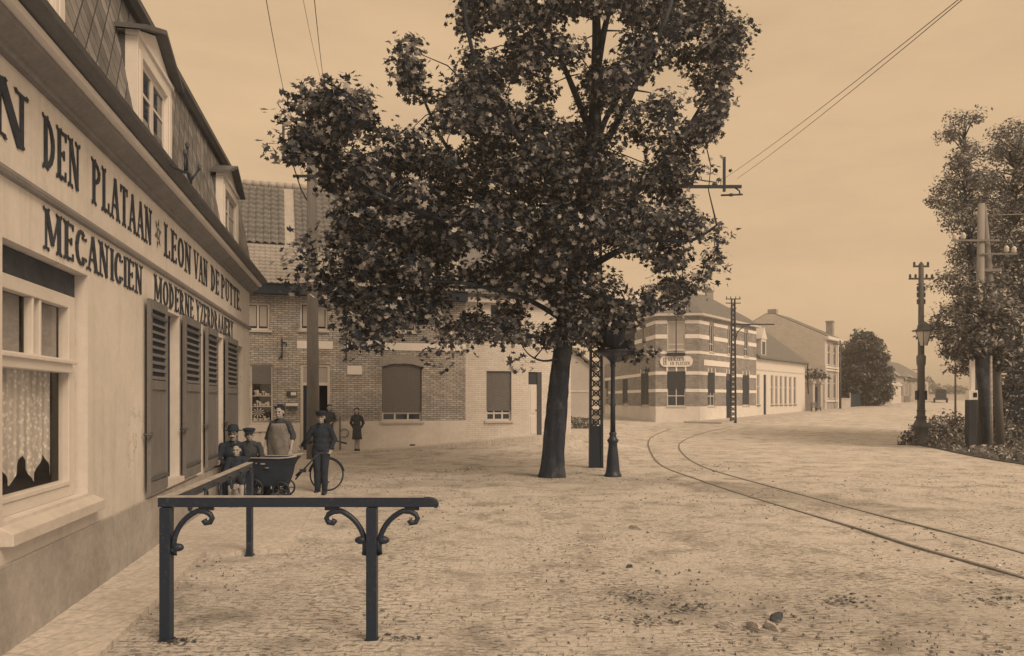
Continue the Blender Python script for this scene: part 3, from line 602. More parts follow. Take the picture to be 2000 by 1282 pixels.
wb = window(B, *ops[5], .10, .06, (.33, .66), (.14,), .84, 'glass', 'frame', arch=.12, sill=.09); wb['label'] = 'wide arched window with lowered roller blind'
a, b, c, d = ops[5]
m = MB()
for i in range(30):
    t = i/29; x = a-.02+(b-a+.04)*t; z = d+.02-.12*(2*t-1)**2*1.0; an = (2*t-1)*.3
    m.prism([(x-.025+math.sin(an)*0, z), (x+.025, z), (x+.025+math.sin(an)*.25, z+.26), (x-.025+math.sin(an)*.25, z+.26)], -.012-.001*(i % 2), -.001)
m.build('brick_arch', MATS['far_brick'], B)
# shop window: shelves behind glass
a, b, c, d = ops[0]; zs_ = Bz(510, 750)
m = MB(); m.box(a, a+.05, .06, .10, c, d); m.box(b-.05, b, .06, .10, c, d); m.box(a+.05, b-.05, .06, .10, c, c+.06); m.box(a+.05, b-.05, .06, .10, d-.05, d); m.box(a-.1, b+.06, -.10, .06, c-.22, c-.001)
wf = m.build('shop_window', MATS['frame'], B); m = MB(); m.box(a+.03, b-.03, .075, .08, c+.03, zs_); m.build('pane', MATS['clear_glass'], wf)
m = MB()
for i in range(22): h = (d-zs_-.05)/22; m.box(a+.05, b-.05, .03, .045+.004*(i % 2), zs_+i*h, zs_+(i+.9)*h)
m.build('blind', MATS['blind'], wf)
shz = [c+.10, Bz(510,794), Bz(510,773)]
m = MB()
for z in shz: m.box(a+.05, b-.05, .11, .27, z-.02, z)
m.build('shelf', MATS['frame'], wf)
def jar_mesh(kind):
    m = MB(); m.lathe([[(.0,0),(.035,0),(.04,.01),(.042,.08),(.03,.10),(.03,.115),(.0,.12)], [(0,0),(.03,0),(.055,.05),(.06,.07),(.0,.075)], [(0,0),(.03,.0),(.01,.02),(.012,.07),(.04,.10),(.04,.13),(0,.135)]][kind], 10); return m
protos = []
for k in range(3): protos.append(None)
for si, (z, nm) in enumerate(zip(shz, ('bottom', 'middle', 'top'))):
    n = (9, 6, 6)[si]
    for i in range(n):
        k = (i*7+si) % 3; x = a+.12+(b-a-.24)*i/(n-1)+random.uniform(-.02,.02); p = FB.w(x, .17+random.uniform(-.03,.03), z)
        if protos[k] is None: o = jar_mesh(k).build('jar', MATS['porcelain']); protos[k] = o
        else: o = protos[k].copy(); COL.objects.link(o)
        o.location = p; s_ = random.uniform(.75, 1.25); o.scale = (s_, s_, s_*random.uniform(.8,1.3))
        tag(o, 'small pale crockery piece on the %s shelf of the shop window' % nm, 'crockery', 'crockery on the %s shelf' % nm)
# paper flower display in the window
T_ = thing('paper_flower', 'pale star shaped display low in the shop window', 'display', FB.w((a+b)/2-.1, .105, c+.35), FB.rz); m = MB()
for i in range(11): an = i*2*math.pi/11; m.prism([(0,0), (.17*math.cos(an-.12), .13*math.sin(an-.12)), (.2*math.cos(an), .16*math.sin(an)), (.17*math.cos(an+.12), .13*math.sin(an+.12))], -.001*i, .004-.001*i)
m.build('petal_ring', MATS['shirt'], T_)
# shop door with transom
a, b, c, d = ops[1]; zt_ = Bz(616,750)
m = MB(); m.box(a, a+.08, .03, .12, c, d); m.box(b-.08, b, .03, .12, c, d); m.box(a+.08, b-.08, .03, .12, d-.07, d); m.box(a+.08, b-.08, .03, .12, zt_-.05, zt_+.04); m.box((a+b)/2-.04, (a+b)/2+.04, .035, .115, zt_+.04, d-.07)
fr = m.build('door_frame', MATS['frame'], B)
m = MB(); m.box(a+.08, b-.08, .06, .07, zt_+.04, d-.07); m.build('transom_pane', MATS['pale_blind'], fr)
m = MB(); m.box(a+.081, a+.40, .09, .13, c+.02, zt_-.051); m.box(b-.45, b-.405, .02, .30, c+.02, zt_-.051); dl = m.build('door', MATS['dark_wood'], B)
m = MB(); m.box(a+.42, a+.56, .05, .08, c+.55, zt_-.06); m.build('door_curtain', MATS['lace'], B)
m = MB(); m.box(a-.05, b+.05, -.25, .3, -.1, c); m.build('door_step', MATS['stone'], B)
# wall box and notice
T_ = thing('letter_box', 'small wall box with light flap between shop window and door', 'letter box', FB.w(FB.s(570), -.01, Bz(570,800)), FB.rz); q = FB.s(580)-FB.s(559)
m = MB(); m.box(-q/2, q/2, -.14, -.02, 0, .10); m.build('box', MATS['cheek'], T_, bevel=.005); m = MB(); m.prismx([(-.16,.101),(-.16,.13),(-.02,.19),(-.02,.101)], -q/2-.02, q/2+.02); m.build('flap', MATS['white_paint'], T_)
T_ = thing('notice_board', 'small framed dark and light notice on the brick above the wall box', 'notice', FB.w(FB.s(570), -.01, Bz(570,775)), FB.rz)
m = MB(); m.box(-q/2, q/2, -.04, -.02, 0, .17); m.build('board', MATS['cheek'], T_); m = MB(); m.box(-q*.1, q*.4, -.045, -.0405, .04, .14); m.build('notice_sheet', MATS['plate'], T_)
m = MB(); m.box(FB.s(800), FB.s(811), -.036, -.031, Bz(805,876), Bz(805,868)); m.build('vent_grille', MATS['interior'], B)
m = MB(); q = FB.s(664); m.tube([(q,-.06,.1),(q,-.06,1.15)], .018, 8); m.tube([(q,-.06,.62)]+[(q+.13-.13*math.cos(R(t)), -.06, .62+.13*math.sin(R(t))) for t in range(20, 340, 32)], .012, 6); m.build('boot_scraper', MATS['zinc'], B)
# neighbour
N = thing('whitewashed_house', 'whitewashed brick house with panelled door just left of the tree trunk', 'building', tuple(FB.w(bS, 0, .15)), FB.rz)
d_ = -bS
def nz_(px, py): return Bz(px, py)-.15
opn = [(FB.s(950)+d_, FB.s(999)+d_, nz_(975,822), nz_(975,725)), (FB.s(1032)+d_, FB.s(1058)+d_, nz_(1045,860)+.06, nz_(1045,727)), (FB.s(957)+d_, FB.s(996)+d_, nz_(975,645), nz_(975,592))]
m = MB(); wallgrid(m, 0.003, bR+d_, -.45, 4.85, opn, .16, .3); m.box(bR+d_-.005, bR+d_+.005, .01, 6.9, -.4, 4.8); m.build('wall', MATS['brick_white'], N)
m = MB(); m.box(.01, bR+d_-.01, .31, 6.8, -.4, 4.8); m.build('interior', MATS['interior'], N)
window(N, *opn[0], .10, .06, (.33,.66), (.15,), .80, 'glass', 'frame', arch=.05, sill=.07); window(N, *opn[2], .08, .06, (.5,), (), None, 'glass', 'frame', sill=.07)
a, b, c, d = opn[1]
m = MB(); m.box(a+.02, b-.15, .05, .09, c, d-.42); m.box(a+.08, b-.21, .035, .049, c+.15, c+.75); m.box(a+.08, b-.21, .035, .049, c+.85, d-.5); dd = m.build('door', MATS['white_paint'], N, bevel=.004)
m = MB(); m.box(a+.02, b-.15, .055, .065, d-.415, d-.03); m.build('transom_pane', MATS['glass'], dd); m = MB(); m.tube([(b-.19,.05,c+.95),(b-.19,-.0,c+.95)], .02, 8); m.build('handle', MATS['dark_iron'], dd)
m = MB(); m.box(b-.148, b, .02, .14, c, d); m.build('door_jamb', M('jamb_dark', 78), N)
m = MB(); m.box(a-.05, b+.05, -.3, .2, c-.3, c-.001); m.build('door_step', MATS['stone'], N)
m = MB(); m.box(.01, bR+d_+.05, -.20, .15, 4.72, 4.98); m.build('eaves_board', MATS['sill'], N)
m = MB(); m.prismx([(-.34,4.985),(3.6,8.95),(7.4,5.2),(7.4,4.8),(-.1,4.8)], .01, bR+d_+.1); m.build('roof', MATS['slate_roof'], N)
# ------------------------------------------------------------------ corner house with white bands
LC = Vector((11.68, 48, .2)); TLC = Matrix.Translation(-LC)
C_ = thing('corner_house', 'two storey corner inn of dark brick with white bands and hipped roof', 'building', LC)
FL = Frame(9.02-.093*17, 48.3+17, .093, -1); FM = Frame(9.02, 48.3, 2.66, -.3)
def zc(py): return EYE+(782-py)*.0322
EV = 6.95; BANDS = [(6.45,6.66),(5.52,5.78),(4.56,4.74),(3.25,3.46),(2.16,2.36)]
def facade(F, x0, x1, ops, top, bands, winspec, skip=()):
    mt = TLC @ F.mtx()
    m = MB(); wallgrid(m, x0, x1, -.3, top, ops, .12, .28); m.build('wall', MATS['brick_band'], C_, mt)
    m = MB()
    for z0, z1 in bands:
        cuts = sorted([(o[0], o[1]) for o in ops if o[2] < z1 and o[3] > z0]+[s_[:2] for s_ in skip if s_[2] < z1 and s_[3] > z0]); a = x0
        for p, q in cuts+[(x1, x1)]:
            if p-a > .04: m = MB(); m.box(a, p, -.022, -.001, z0, z1); m.build('stone_band', MATS['plate'], C_, mt)
            a = max(a, q)
    a = x0
    for p, q in sorted([(o[0], o[1]) for o in ops if o[2] < .9])+[(x1, x1)]:
        if p-a > .04: m = MB(); m.box(a, p, -.028, -.001, -.3, 1.26); m.build('plinth', MATS['far_pale'], C_, mt)
        a = q
    # keystones over the openings
    for o in ops:
        if o[3] < 4.3:
            for t in (0, .5, 1): xx = o[0]+(o[1]-o[0])*t; m = MB(); m.box(xx-.05, xx+.05, -.04, -.023, o[3]+.0, o[3]+.30); m.build('keystone', MATS['plate'], C_, mt)
    for o, (kind, bl) in zip(ops, winspec):
        if kind == 'door': 
            m = MB(); m.box(o[0]+.02, o[1]-.02, .05, .09, o[2], o[3]-.5); m.box(o[0]+.02, o[1]-.02, .04, .10, o[3]-.5, o[3]-.44); m.build('door', MATS['dark_wood'], C_, mt)
            m = MB(); m.box(o[0]+.02, o[1]-.02, .06, .07, o[3]-.44, o[3]-.02); m.build('transom_pane', MATS['glass'], C_, mt)
        elif kind == 'pale': 
            f = window(C_, *o, .05, .07, (.5,), (.2,), None, 'pale_glass', 'frame', mtx=mt, sill=.08)
        else: window(C_, *o, .05, .06, (.5,), (.3,), bl, 'glass', 'frame', blindmat='dark_blind', mtx=mt, sill=.08)
M('far_pale', 200, .9, .1, .8, .1); M('dark_blind', 64, .8, .15, 4); M('pale_glass', 150, .4, .1, 3)
mid = FM.s(1320); e2 = math.hypot(2.66, .3)
facade(FM, .003, e2-.003, [(FM.s(1303), FM.s(1339), 1.27, zc(726)), (FM.s(1303), FM.s(1338), 4.80, 6.62)], EV, BANDS, [('w', .5), ('pale', 0)])
c2 = FC.s(1477)
def o_(F, p, q, z0, z1): return (F.s(p), F.s(q), z0, z1)
facade(FC, .003, c2, [o_(FC,1382,1396,1.27,3.42), o_(FC,1418,1428,.35,3.42), o_(FC,1450,1463,1.27,3.42), o_(FC,1385,1394,4.76,6.5), o_(FC,1421,1428,4.76,6.5), o_(FC,1453,1461,4.76,6.5)], EV, BANDS,
       [('w',.6), ('door',0), ('w',.95), ('w',0), ('w',0), ('w',0)])
l0, l1 = 0, FL.s(1280); lu = FL.s(1240)
facade(FL, lu, l1-.003, [o_(FL,1252,1267,1.27,3.42), o_(FL,1254,1262,4.76,6.5)], EV, BANDS, [('w',.95), ('w',0)])
facade(FL, l0, lu-.003, [o_(FL,1180,1188,1.27,3.2), o_(FL,1216,1226,1.27,3.2)], 4.55, BANDS[3:], [('w',.3), ('w',.9)])
mt = TLC
m = MB(); m.slab([(9.3,48.6),(11.5,48.35),(17.3,55.7),(14,62),(7.9,60),(8.9,53.5)], -.3, EV-.01); m.slab([(7.9,65),(9.2,53.6),(14,54),(14,65)], -.3, 4.5); m.build('interior', MATS['interior'], C_, mt)
m = MB(); m.box(FC.s(1374), FC.s(1424), -.03, -.0225, 3.86, 4.22); m.build('sign_band', MATS['plate'], C_, TLC @ FC.mtx())
# eaves, flared hip roof
def off(pts, d): return pts
E0 = [(8.2,53.9),(8.72,48.0),(11.85,47.6),(18.25,56.2),(12.2,61.5)]
E1 = [(8.75,53.3),(9.35,48.75),(11.6,48.4),(17.2,55.9),(12.1,60.6)]
rdg = [(10.9,52.6),(13.8,54.8)]; ez = EV+.12; rz_ = 9.15
m = MB(); m.slab(E0, EV-.02, EV+.115); m.build('eaves', MATS['sill'], C_, mt)
vs = [(x, y, ez) for x, y in E0]+[(x, y, ez+.55) for x, y in E1]+[(rdg[0][0], rdg[0][1], rz_), (rdg[1][0], rdg[1][1], rz_)]
fs = [(i, (i+1) % 5, (i+1) % 5+5, i+5) for i in range(5)]+[(5,6,10),(6,7,10),(7,8,11,10),(8,9,11),(9,5,10,11)]
m = MB(); m.add(vs, fs); m.add([(x,y,ez+.001) for x,y in E0], [(4,3,2,1,0)]); m.build('roof', MATS['slate_roof'], C_, mt)
for (x, y, h) in ((9.3,51.0,9.3),(14.1,54.9,9.5),(16.3,57.0,8.5)): m = MB(); m.box(x-.24, x+.24, y-.24, y+.24, 7.4, h-.12); m.box(x-.29, x+.29, y-.29, y+.29, h-.12, h); m.build('chimney', MATS['far_brick'], C_, mt, bevel=.01)
# round-headed attic gable over the chamfered corner
fm = TLC @ FM.mtx(); n = 12
def arc(r, q=1): return [(mid+r*math.cos(math.pi*i/n), 7.35+r*q*math.sin(math.pi*i/n)) for i in range(n+1)]
m = MB(); m.prism([(mid-.62,7.07)]+[(mid+.62,7.07)]+arc(.62), .02, 1.4); g_ = m.build('attic_gable', MATS['white_paint'], C_, fm)
m = MB(); m.prism([(mid-.3,7.3),(mid+.3,7.3)]+[(mid+.3*math.cos(math.pi*i/n), 7.5+.3*math.sin(math.pi*i/n)) for i in range(n+1)], -.01, .019); m.build('attic_window', MATS['glass'], g_)
# oval board over the window
zs0, zs1 = zc(717), zc(696); xa, xb = FM.s(1289), FM.s(1353)
r_ = (zs1-zs0)/2; pl = [(xa+r_*.9+r_*.9*math.cos(R(t)), (zs0+zs1)/2+r_*math.sin(R(t))) for t in range(90, 271, 20)]+[(xb-r_*.9+r_*.9*math.cos(R(t)), (zs0+zs1)/2+r_*math.sin(R(t))) for t in range(-90, 91, 20)]
bd = thing('inn_sign', 'pale oval ended name board above the blind window of the corner inn', 'sign', FM.w(0, -.03, 0), FM.rz)
m = MB(); m.prism(pl, -.05, -.0); m.build('board', MATS['plate'], bd)
for t_, a_, b_, c_, d_ in (("H", xa+.18, xa+.42, zs0+.12, zs1-.12), ("OERZEN-", xa+.48, xb-.40, zs0+.37, zs1-.11), ("EN PLATZEN", xa+.62, xb-.18, zs0+.11, zs0+.31)): m = MB(); lettering(m, t_, a_, b_, c_, d_, -.051, .006, False); m.build('lettering', M('sign_paint', 84), bd)
fp = thing('flag_staff', 'thin dark staff standing in front of the pale upper corner window', 'flagpole', FM.w(mid, -.16, 4.42), FM.rz)
m = MB(); m.tube([(0,0,0),(0,-.05,2.35)], .03, 6); m.build('staff', MATS['dark_iron'], fp); m = MB(); m.box(-.55,.55,-.1,.12,.03,.20); m.build('holder', MATS['dark_iron'], fp)
# ------------------------------------------------------------------ low white row house
LO = FC.w(c2, 0, .3); W = thing('low_white_house', 'low white house with a row of shuttered windows beside the corner inn', 'building', LO, FC.rz)
d_ = -c2; wl = FC.s(1572)+d_; ops = []
for px, hw in ((1481,2.6),(1494,2.6),(1508,2.6),(1516.5,2.5),(1525.5,2.5),(1534.5,2.5),(1543.5,2.5),(1552.5,2.5)):
    zb = 1.0 if px != 1494 else -.05; ops.append((FC.s(px-hw)+d_, FC.s(px+hw)+d_, zb, 3.25))
m = MB(); wallgrid(m, .003, wl, -.4, 4.45, ops, .12, .3); m.box(wl-.006, wl+.006, .01, 7, -.4, 4.4); m.build('wall', MATS['white_paint'], W)
m = MB(); m.box(.01, wl-.01, .31, 6.8, -.4, 4.4); m.build('interior', MATS['interior'], W)
m = MB(); m.prismx([(-.1,4.38),(-.3,4.42),(-.3,4.52),(3.3,7.3),(7.2,4.5),(7.2,4.38)], .01, wl+.2); m.build('roof', MATS['slate_roof'], W)
for i, o in enumerate(ops):
    if i == 1: m = MB(); m.box(o[0]+.01, o[1]-.01, .06, .1, o[2], o[3]); m.build('door', MATS['dark_wood'], W)
    else: window(W, *o, .06, .06, (.5,), (.6,), .0 or None, 'glass', 'frame', sill=.08, sillmat='shutter_paint')
m = MB(); m.box(.01, wl, -.03, -.001, 3.55, 3.62); m.build('string_course', MATS['sill'], W)
m = MB(); m.tube([(wl-.15,-.3,4.4),(wl+.15,-.15,3.9),(wl+.9,-.02,1.9)], .05, 6); m.build('downpipe', MATS['dark_iron'], W)
m = MB(); q = FC.s(1490)+d_; m.box(q-.5, q+.5, -.06, .5, 4.55, 5.9); m.prism([(q-.62,5.9),(q+.62,5.9),(q,6.75)], -.12, 1.6); dm = m.build('dormer', MATS['white_paint'], W); m = MB(); m.box(q-.32, q+.32, -.075, -.061, 4.75, 5.7); m.build('dormer_window', MATS['glass'], dm)
# street-side gate pier with urns
GP = FC.w(FC.s(1592), .1, .5)
T_ = thing('gate', 'dark gate between pale piers topped by bushy plants, beyond the low white house', 'gate', GP, FC.rz)
for a, b in ((-1.35,-.75),(1.0,1.6)):
    m = MB(); m.box(a, b, -.3, .3, -.3, 2.6); m.box(a-.08, b+.08, -.38, .38, 2.6, 2.75); m.build('pier', MATS['far_plaster'], T_)
m = MB()
for i in range(9): a = -.72+i*.19; m.box(a, a+.16, -.04, .04, 0, 2.35)
m.build('gate_leaf', MATS['dark_wood'], T_)
for i, a in enumerate((-1.05, 1.3)):
    o = thing('urn_plant', ('spiky plant in an urn on the left gate pier', 'spiky plant in an urn on the right gate pier')[i], 'plant', FC.w(FC.s(1592)+a, .1, 3.25))
    m = MB(); m.lathe([(.1,0),(.2,.1),(.25,.3),(.2,.32)], 10); m.build('urn', MATS['white_paint'], o)
    n = 120; d = RNG.normal(size=(n,3)); d[:,2] = abs(d[:,2])*.9; d /= np.linalg.norm(d, axis=1)[:,None]; leaves('foliage', d*RNG.uniform(.2,.9,(n,1))+np.array([0,0,.3]), np.cross(d, RNG.normal(size=(n,3))), RNG.uniform(.3,.5,n), MATS['acacia_leaf'], o, 3)
# bench on the far pavement
T_ = thing('street_bench', 'small dark bench on the pavement by the pale garden gate', 'bench', FC.w(FC.s(1573), -.9, .62), FC.rz)
m = MB(); m.box(-.9,.9,-.2,.2,.42,.48); m.build('seat', MATS['shutter_paint'], T_)
m = MB(); m.box(-.9,.9,.18,.22,.55,.85); m.build('backrest', MATS['shutter_paint'], T_)
for a in (-.8,.75):
    for b in (-.18,.16): m = MB(); m.box(a, a+.06, b, b+.05, -.1, .42 if b < 0 else .85); m.build('leg', MATS['dark_iron'], T_)
# ------------------------------------------------------------------ tall house with bare gable
s0, s1 = FC.s(1611), FC.s(1637); LH = FC.w(s0, 0, .6); Hh = thing('gable_house', 'tall pale house with a blank gable wall and ornate narrow street front', 'building', LH, FC.rz)
w_ = s1-s0
m = MB(); wallgrid(m, .003, w_, -.6, 6.9, [(.7,1.7,1.2,3.4),(2.6,3.6,1.2,3.4),(.7,1.7,4.3,6.1),(2.6,3.6,4.3,6.1)], .12, .3); m.build('wall', MATS['far_brick'], Hh)
m = MB(); m.prismx([(.0,-.6),(.0,6.95),(4.6,9.2),(5.4,9.25),(11,6.3),(11,-.6)], -.05, 0); m.build('gable_wall', MATS['brick_far'], Hh)
m = MB(); m.box(.01, w_, .31, 10.9, -.6, 6.8); m.build('interior', MATS['interior'], Hh)
m = MB(); m.prismx([(-.3,6.9),(4.6,9.28),(5.4,9.33),(11.2,6.3),(11.2,6.2),(-.3,6.8)], .01, w_+.1); m.build('roof', MATS['far_roof'], Hh)
m = MB(); m.box(.2, .8, 4.5, 5.3, 9.0, 9.7); m.build('chimney', MATS['far_brick'], Hh); m = MB(); m.box(w_-.8, w_-.2, .3, .9, 7.0, 8.5); m.box(w_-.85, w_-.15, .25, .95, 8.5, 8.62); m.build('chimney', MATS['far_brick'], Hh)
m = MB(); m.box(-.1, w_+.1, -.35, 0, 6.6, 6.88)
for z in (3.75, 4.0, .9): m.box(-.06, w_+.06, -.1, -.001, z, z+.16)
for x in (.0, w_-.3): m.box(x, x+.3, -.06, -.001, -.6, 6.6)
for x in (.5,1.7,2.4,3.6): m.box(x, x+.16, -.05, -.001, 1.1, 3.5); m.box(x, x+.16, -.05, -.001, 4.2, 6.2)
m.build('stone_trim', MATS['white_paint'], Hh)
for o in ((.7,1.7,1.2,3.4),(2.6,3.6,1.2,3.4),(.7,1.7,4.3,6.1),(2.6,3.6,4.3,6.1)): window(Hh, *o, .05, .07, (.5,), (.65,), None, 'glass', 'frame')
# chimney stacks rising behind the low roof belong to a rear range
RB = FC.w(FC.s(1500), 9, .3); T_ = thing('rear_building', 'pale chimney and roof rising behind the low white house', 'building', RB, FC.rz)
m = MB(); m.box(-3, 2.6, -2, 4, -.5, 5.4); m.build('wall', MATS['far_plaster'], T_)
m = MB(); m.prismx([(-2.2,5.4),(1,8.3),(4.2,5.4)], -3.1, 2.7); rf = m.build('roof', MATS['far_roof'], T_); m = MB(); m.box(-1.0, .5, .6, 1.5, 7.2, 9.3); m.build('chimney', MATS['far_plaster'], rf)
# ------------------------------------------------------------------ fence, gate piers, distant houses
T_ = thing('garden_fence', 'dark board fence below the big round tree', 'fence', FC.w(FC.s(1660), 0, .8), FC.rz); fl = FC.s(1712)-FC.s(1660)
m = MB(); n = int(fl/.16)
for i in range(n): m.box(i*fl/n, (i+.92)*fl/n, -.02, .02, -.3, 1.45)
m.box(0, fl, .021, .05, .3, .4); m.box(0, fl, .021, .05, 1.2, 1.3); m.build('boards', MATS['dark_wood'], T_)
for x in (-.15, fl*.5, fl): m = MB(); m.box(x, x+.14, -.08, .019, -.3, 1.6); m.build('post', MATS['far_plaster'], T_)
T_ = thing('low_garden_wall', 'low pale wall between the tall house and the dark fence', 'wall', FC.w(FC.s(1639), 0, .8), FC.rz); m = MB(); fl = FC.s(1659)-FC.s(1639); m.box(0, fl, -.1, .1, -.3, .95); m.box(0, fl, -.14, .14, .95, 1.05); m.build('masonry', MATS['far_plaster'], T_)
T_ = thing('picket_gate', 'pale picket gate right of the dark board fence', 'gate', FC.w(FC.s(1713), 0, 1.0), FC.rz); fl = FC.s(1741)-FC.s(1713); m = MB(); n = 24
for i in range(n): m.box(i*fl/n, (i+.6)*fl/n, -.02, .02, -.3, 1.9)
m.build('pickets', MATS['far_plaster'], T_); m = MB(); m.box(0, fl, .02, .06, .4, .5); m.box(0, fl, .02, .06, 1.4, 1.5); m.build('rail', MATS['far_plaster'], T_)
for i, px in enumerate((1742.5, 1752)):
    T_ = thing('gate_pier', ('pale square pier at the end of the picket gate', 'pale square pier by the distant houses')[i], 'pier', FC.w(FC.s(px), 0, 1.1)); m = MB(); m.box(-.35,.35,-.35,.35,-.4,2.3); m.box(-.45,.45,-.45,.45,2.3,2.5); m.prism([(-.4,2.5),(.4,2.5),(0,2.85)], -.4, .4); m.build('shaft', MATS['white_paint'], T_)
for i, (a, dep, h, rh, lab) in enumerate(((FC.s(1757), 8, 3.6, 3.2, 'distant house with white edged sloping roof, nearest past the round tree'), (FC.s(1772), 8, 3.2, 2.6, 'distant low house, second past the round tree'), (FC.s(1783), 8, 3.4, 2.5, 'last small house at the far end of the street'))):
    p = FC.w(a, .4); T_ = thing('distant_house', lab, 'building', (p.x, p.y, gz(p.x, p.y)), FC.rz); L_ = (9, 10, 14)[i]
    m = MB(); wallgrid(m, 0, L_, -.4, h, [(x, x+.8, 1, 2.6) for x in np.arange(1, L_-1, 2.1)], .12, .3); m.box(-.01, .01, .01, dep, -.4, h); m.prismx([(.02,h),(dep*.5,h+rh-.05),(dep,h)], -.01, .2); m.build('wall', MATS['far_plaster'] if i else MATS['far_brick'], T_)
    m = MB(); m.box(.02, L_-.02, .31, dep, -.4, h-.02); m.build('interior', MATS['interior'], T_)
    m = MB(); m.prismx([(-.3,h-.15),(dep*.5,h+rh),(dep+.2,h-.15)], .01, L_); m.box(L_*.4, L_*.4+.8, dep*.45, dep*.6, h+rh-.5, h+rh+.8); m.build('roof', MATS['far_roof'], T_)
    m = MB(); m.prismx([(-.35,h-.18),(dep*.5,h+rh),(dep*.5,h+rh+.2),(-.45,h-.02)], -.15, .009); m.build('verge_board', MATS['white_paint'], T_)
# ------------------------------------------------------------------ pale house seen between the trunk and the lattice mast
D = thing('pale_side_house', 'pale rendered house seen between tree trunk and lattice mast', 'building', (1.5, 43, .1))
m = MB(); m.box(0, 3.0, 0, 9, -.5, 3.4); m.prism([(0,3.4),(3.0,3.4),(1.2,4.9),(0,4.9)], 0, 9); m.build('wall', MATS['far_plaster'], D)
m = MB(); m.prism([(1.2,4.905),(3.3,3.25),(3.3,3.38),(1.2,5.05),(-.2,5.05),(-.2,4.905)], -.2, 9.2); m.build('roof', MATS['far_roof'], D)
m = MB(); m.box(-.01, 3.02, -.03, -.001, 2.0, 2.12); m.box(-.01, 3.02, -.04, -.001, -.5, .6); m.build('string_course', MATS['sill'], D)
T_ = thing('side_shrub', 'low bushy shrub at the foot of the pale side house', 'shrub', (3.4, 40.6, .15)); n = 900
d = RNG.normal(size=(n,3)); d /= np.linalg.norm(d, axis=1)[:,None]; leaves('foliage', d*np.array([1.15,.5,.42])*RNG.uniform(.5,1,(n,1))**.5+np.array([0,0,.2]), d+RNG.normal(size=(n,3))*.5, RNG.uniform(.12,.22,n), MATS['acacia_leaf'], T_, 3)
# ------------------------------------------------------------------ hitching rail
HR = thing('hitching_rail', 'black iron hitching rail with scrolled brackets in front of the cafe', 'rail', (-2.37, 5.27, 0))
H0 = .985; m = MB(); bx1 = 1.83
m.prism([(-.05,H0-.066),(-.05,H0),(bx1-.03,H0),(bx1+.0,H0-.006),(bx1+.025,H0-.02),(bx1+.037,H0-.042),(bx1+.035,H0-.066),(bx1+.018,H0-.074),(bx1+.004,H0-.066)], -.03, .03); fr_ = m.build('front_bar', MATS['dark_iron'], HR, bevel=.006)
m = MB(); m.box(-.052, bx1-.06, -.033, .033, H0+.0005, H0+.008); m.build('worn_top', M('worn_edge', 150, .5, .3, 8), fr_)
m = MB(); T0 = Vector((0,.035,0)); T1 = Vector((-2.79+2.37, 8.17-5.27, 0)); dr = (T1-T0).normalized(); L_ = (T1-T0).length+.06; ang = math.atan2(dr.y, dr.x)
m.T = Matrix.Rotation(ang, 4, 'Z'); m.box(.03, L_, -.03, .03, H0-.07, H0-.004); sb_ = m.build('side_bar', M('worn_iron', 62, .55, .3, 6, .2), HR, bevel=.006)
m = MB(); m.T = Matrix.Rotation(ang, 4, 'Z'); m.box(.03, L_+.01, -.034, .034, H0-.0035, H0+.004); m.build('worn_top', MATS['worn_edge'], sb_)
for i in range(6):
    s_ = .35+i*.47; m = MB(); m.T = Matrix.Rotation(ang, 4, 'Z'); m.tube([(s_,-.045,H0-.03),(s_,-.06,H0-.045)], .012, 6)
    m.tube([(s_,-.062+.01*math.sin(R(t)), H0-.11+.055*math.cos(R(t))) if False else (s_+.045*math.sin(R(t)), -.065, H0-.095+.05*math.cos(R(t))) for t in range(0, 361, 30)], .009, 6, False)
    m.build('tether_ring', MATS['dark_iron'], HR); m = MB(); m.tube([(0,0,0),(0,0,.001)], .001, 3)
def rpost(x, y, top=H0-.07, hw=.036):
    m = MB(); m.box(x-hw, x+hw, y-hw, y+hw, -.2, top); m.box(x-hw-.012, x+hw+.012, y-hw-.012, y+hw+.012, -.1, .012); m.build('post', MATS['dark_iron'], HR, bevel=.004)
rpost(0, 0); rpost(1.41, 0); rpost(T1.x, T1.y-.0, H0-.072, .03)
def scroll(x, sg, low):
    # quarter-round bracket with curled ends
    r = .265; cx = x+sg*(.036+r+.012); cz = H0-.08-r-.0
    a = [(cx-sg*r*math.cos(R(t)), 0, cz+.004+r*math.sin(R(t))) for t in range(-12, 76, 8)]
    ex, ez = a[-1][0], a[-1][2]
    a += [(ex+sg*.05, 0, ez-.004), (ex+sg*.085, 0, ez-.022), (ex+sg*.10, 0, ez-.05), (ex+sg*.085, 0, ez-.078), (ex+sg*.055, 0, ez-.082), (ex+sg*.042, 0, ez-.06)]
    b0 = a[0]; pre = [(x+sg*.044, 0, low), (x+sg*.045, 0, (low+b0[2])/2)]
    m = MB(); m.T = Matrix.Identity(4); m.tube(pre+a, [.020]*len(pre)+[.019]*(len(a)-4)+[.018,.019,.021,.022], 8)
    m.ball((x+sg*.075, 0, low), (.045,.028,.028)); m.box(min(cx-sg*.09, cx+sg*.01), max(cx-sg*.09, cx+sg*.01), -.012, .012, H0-.09, H0-.067); m.build('scroll_bracket', MATS['dark_iron'], HR)
scroll(0, 1, .64); scroll(1.41, 1, .69); scroll(1.41, -1, .69)
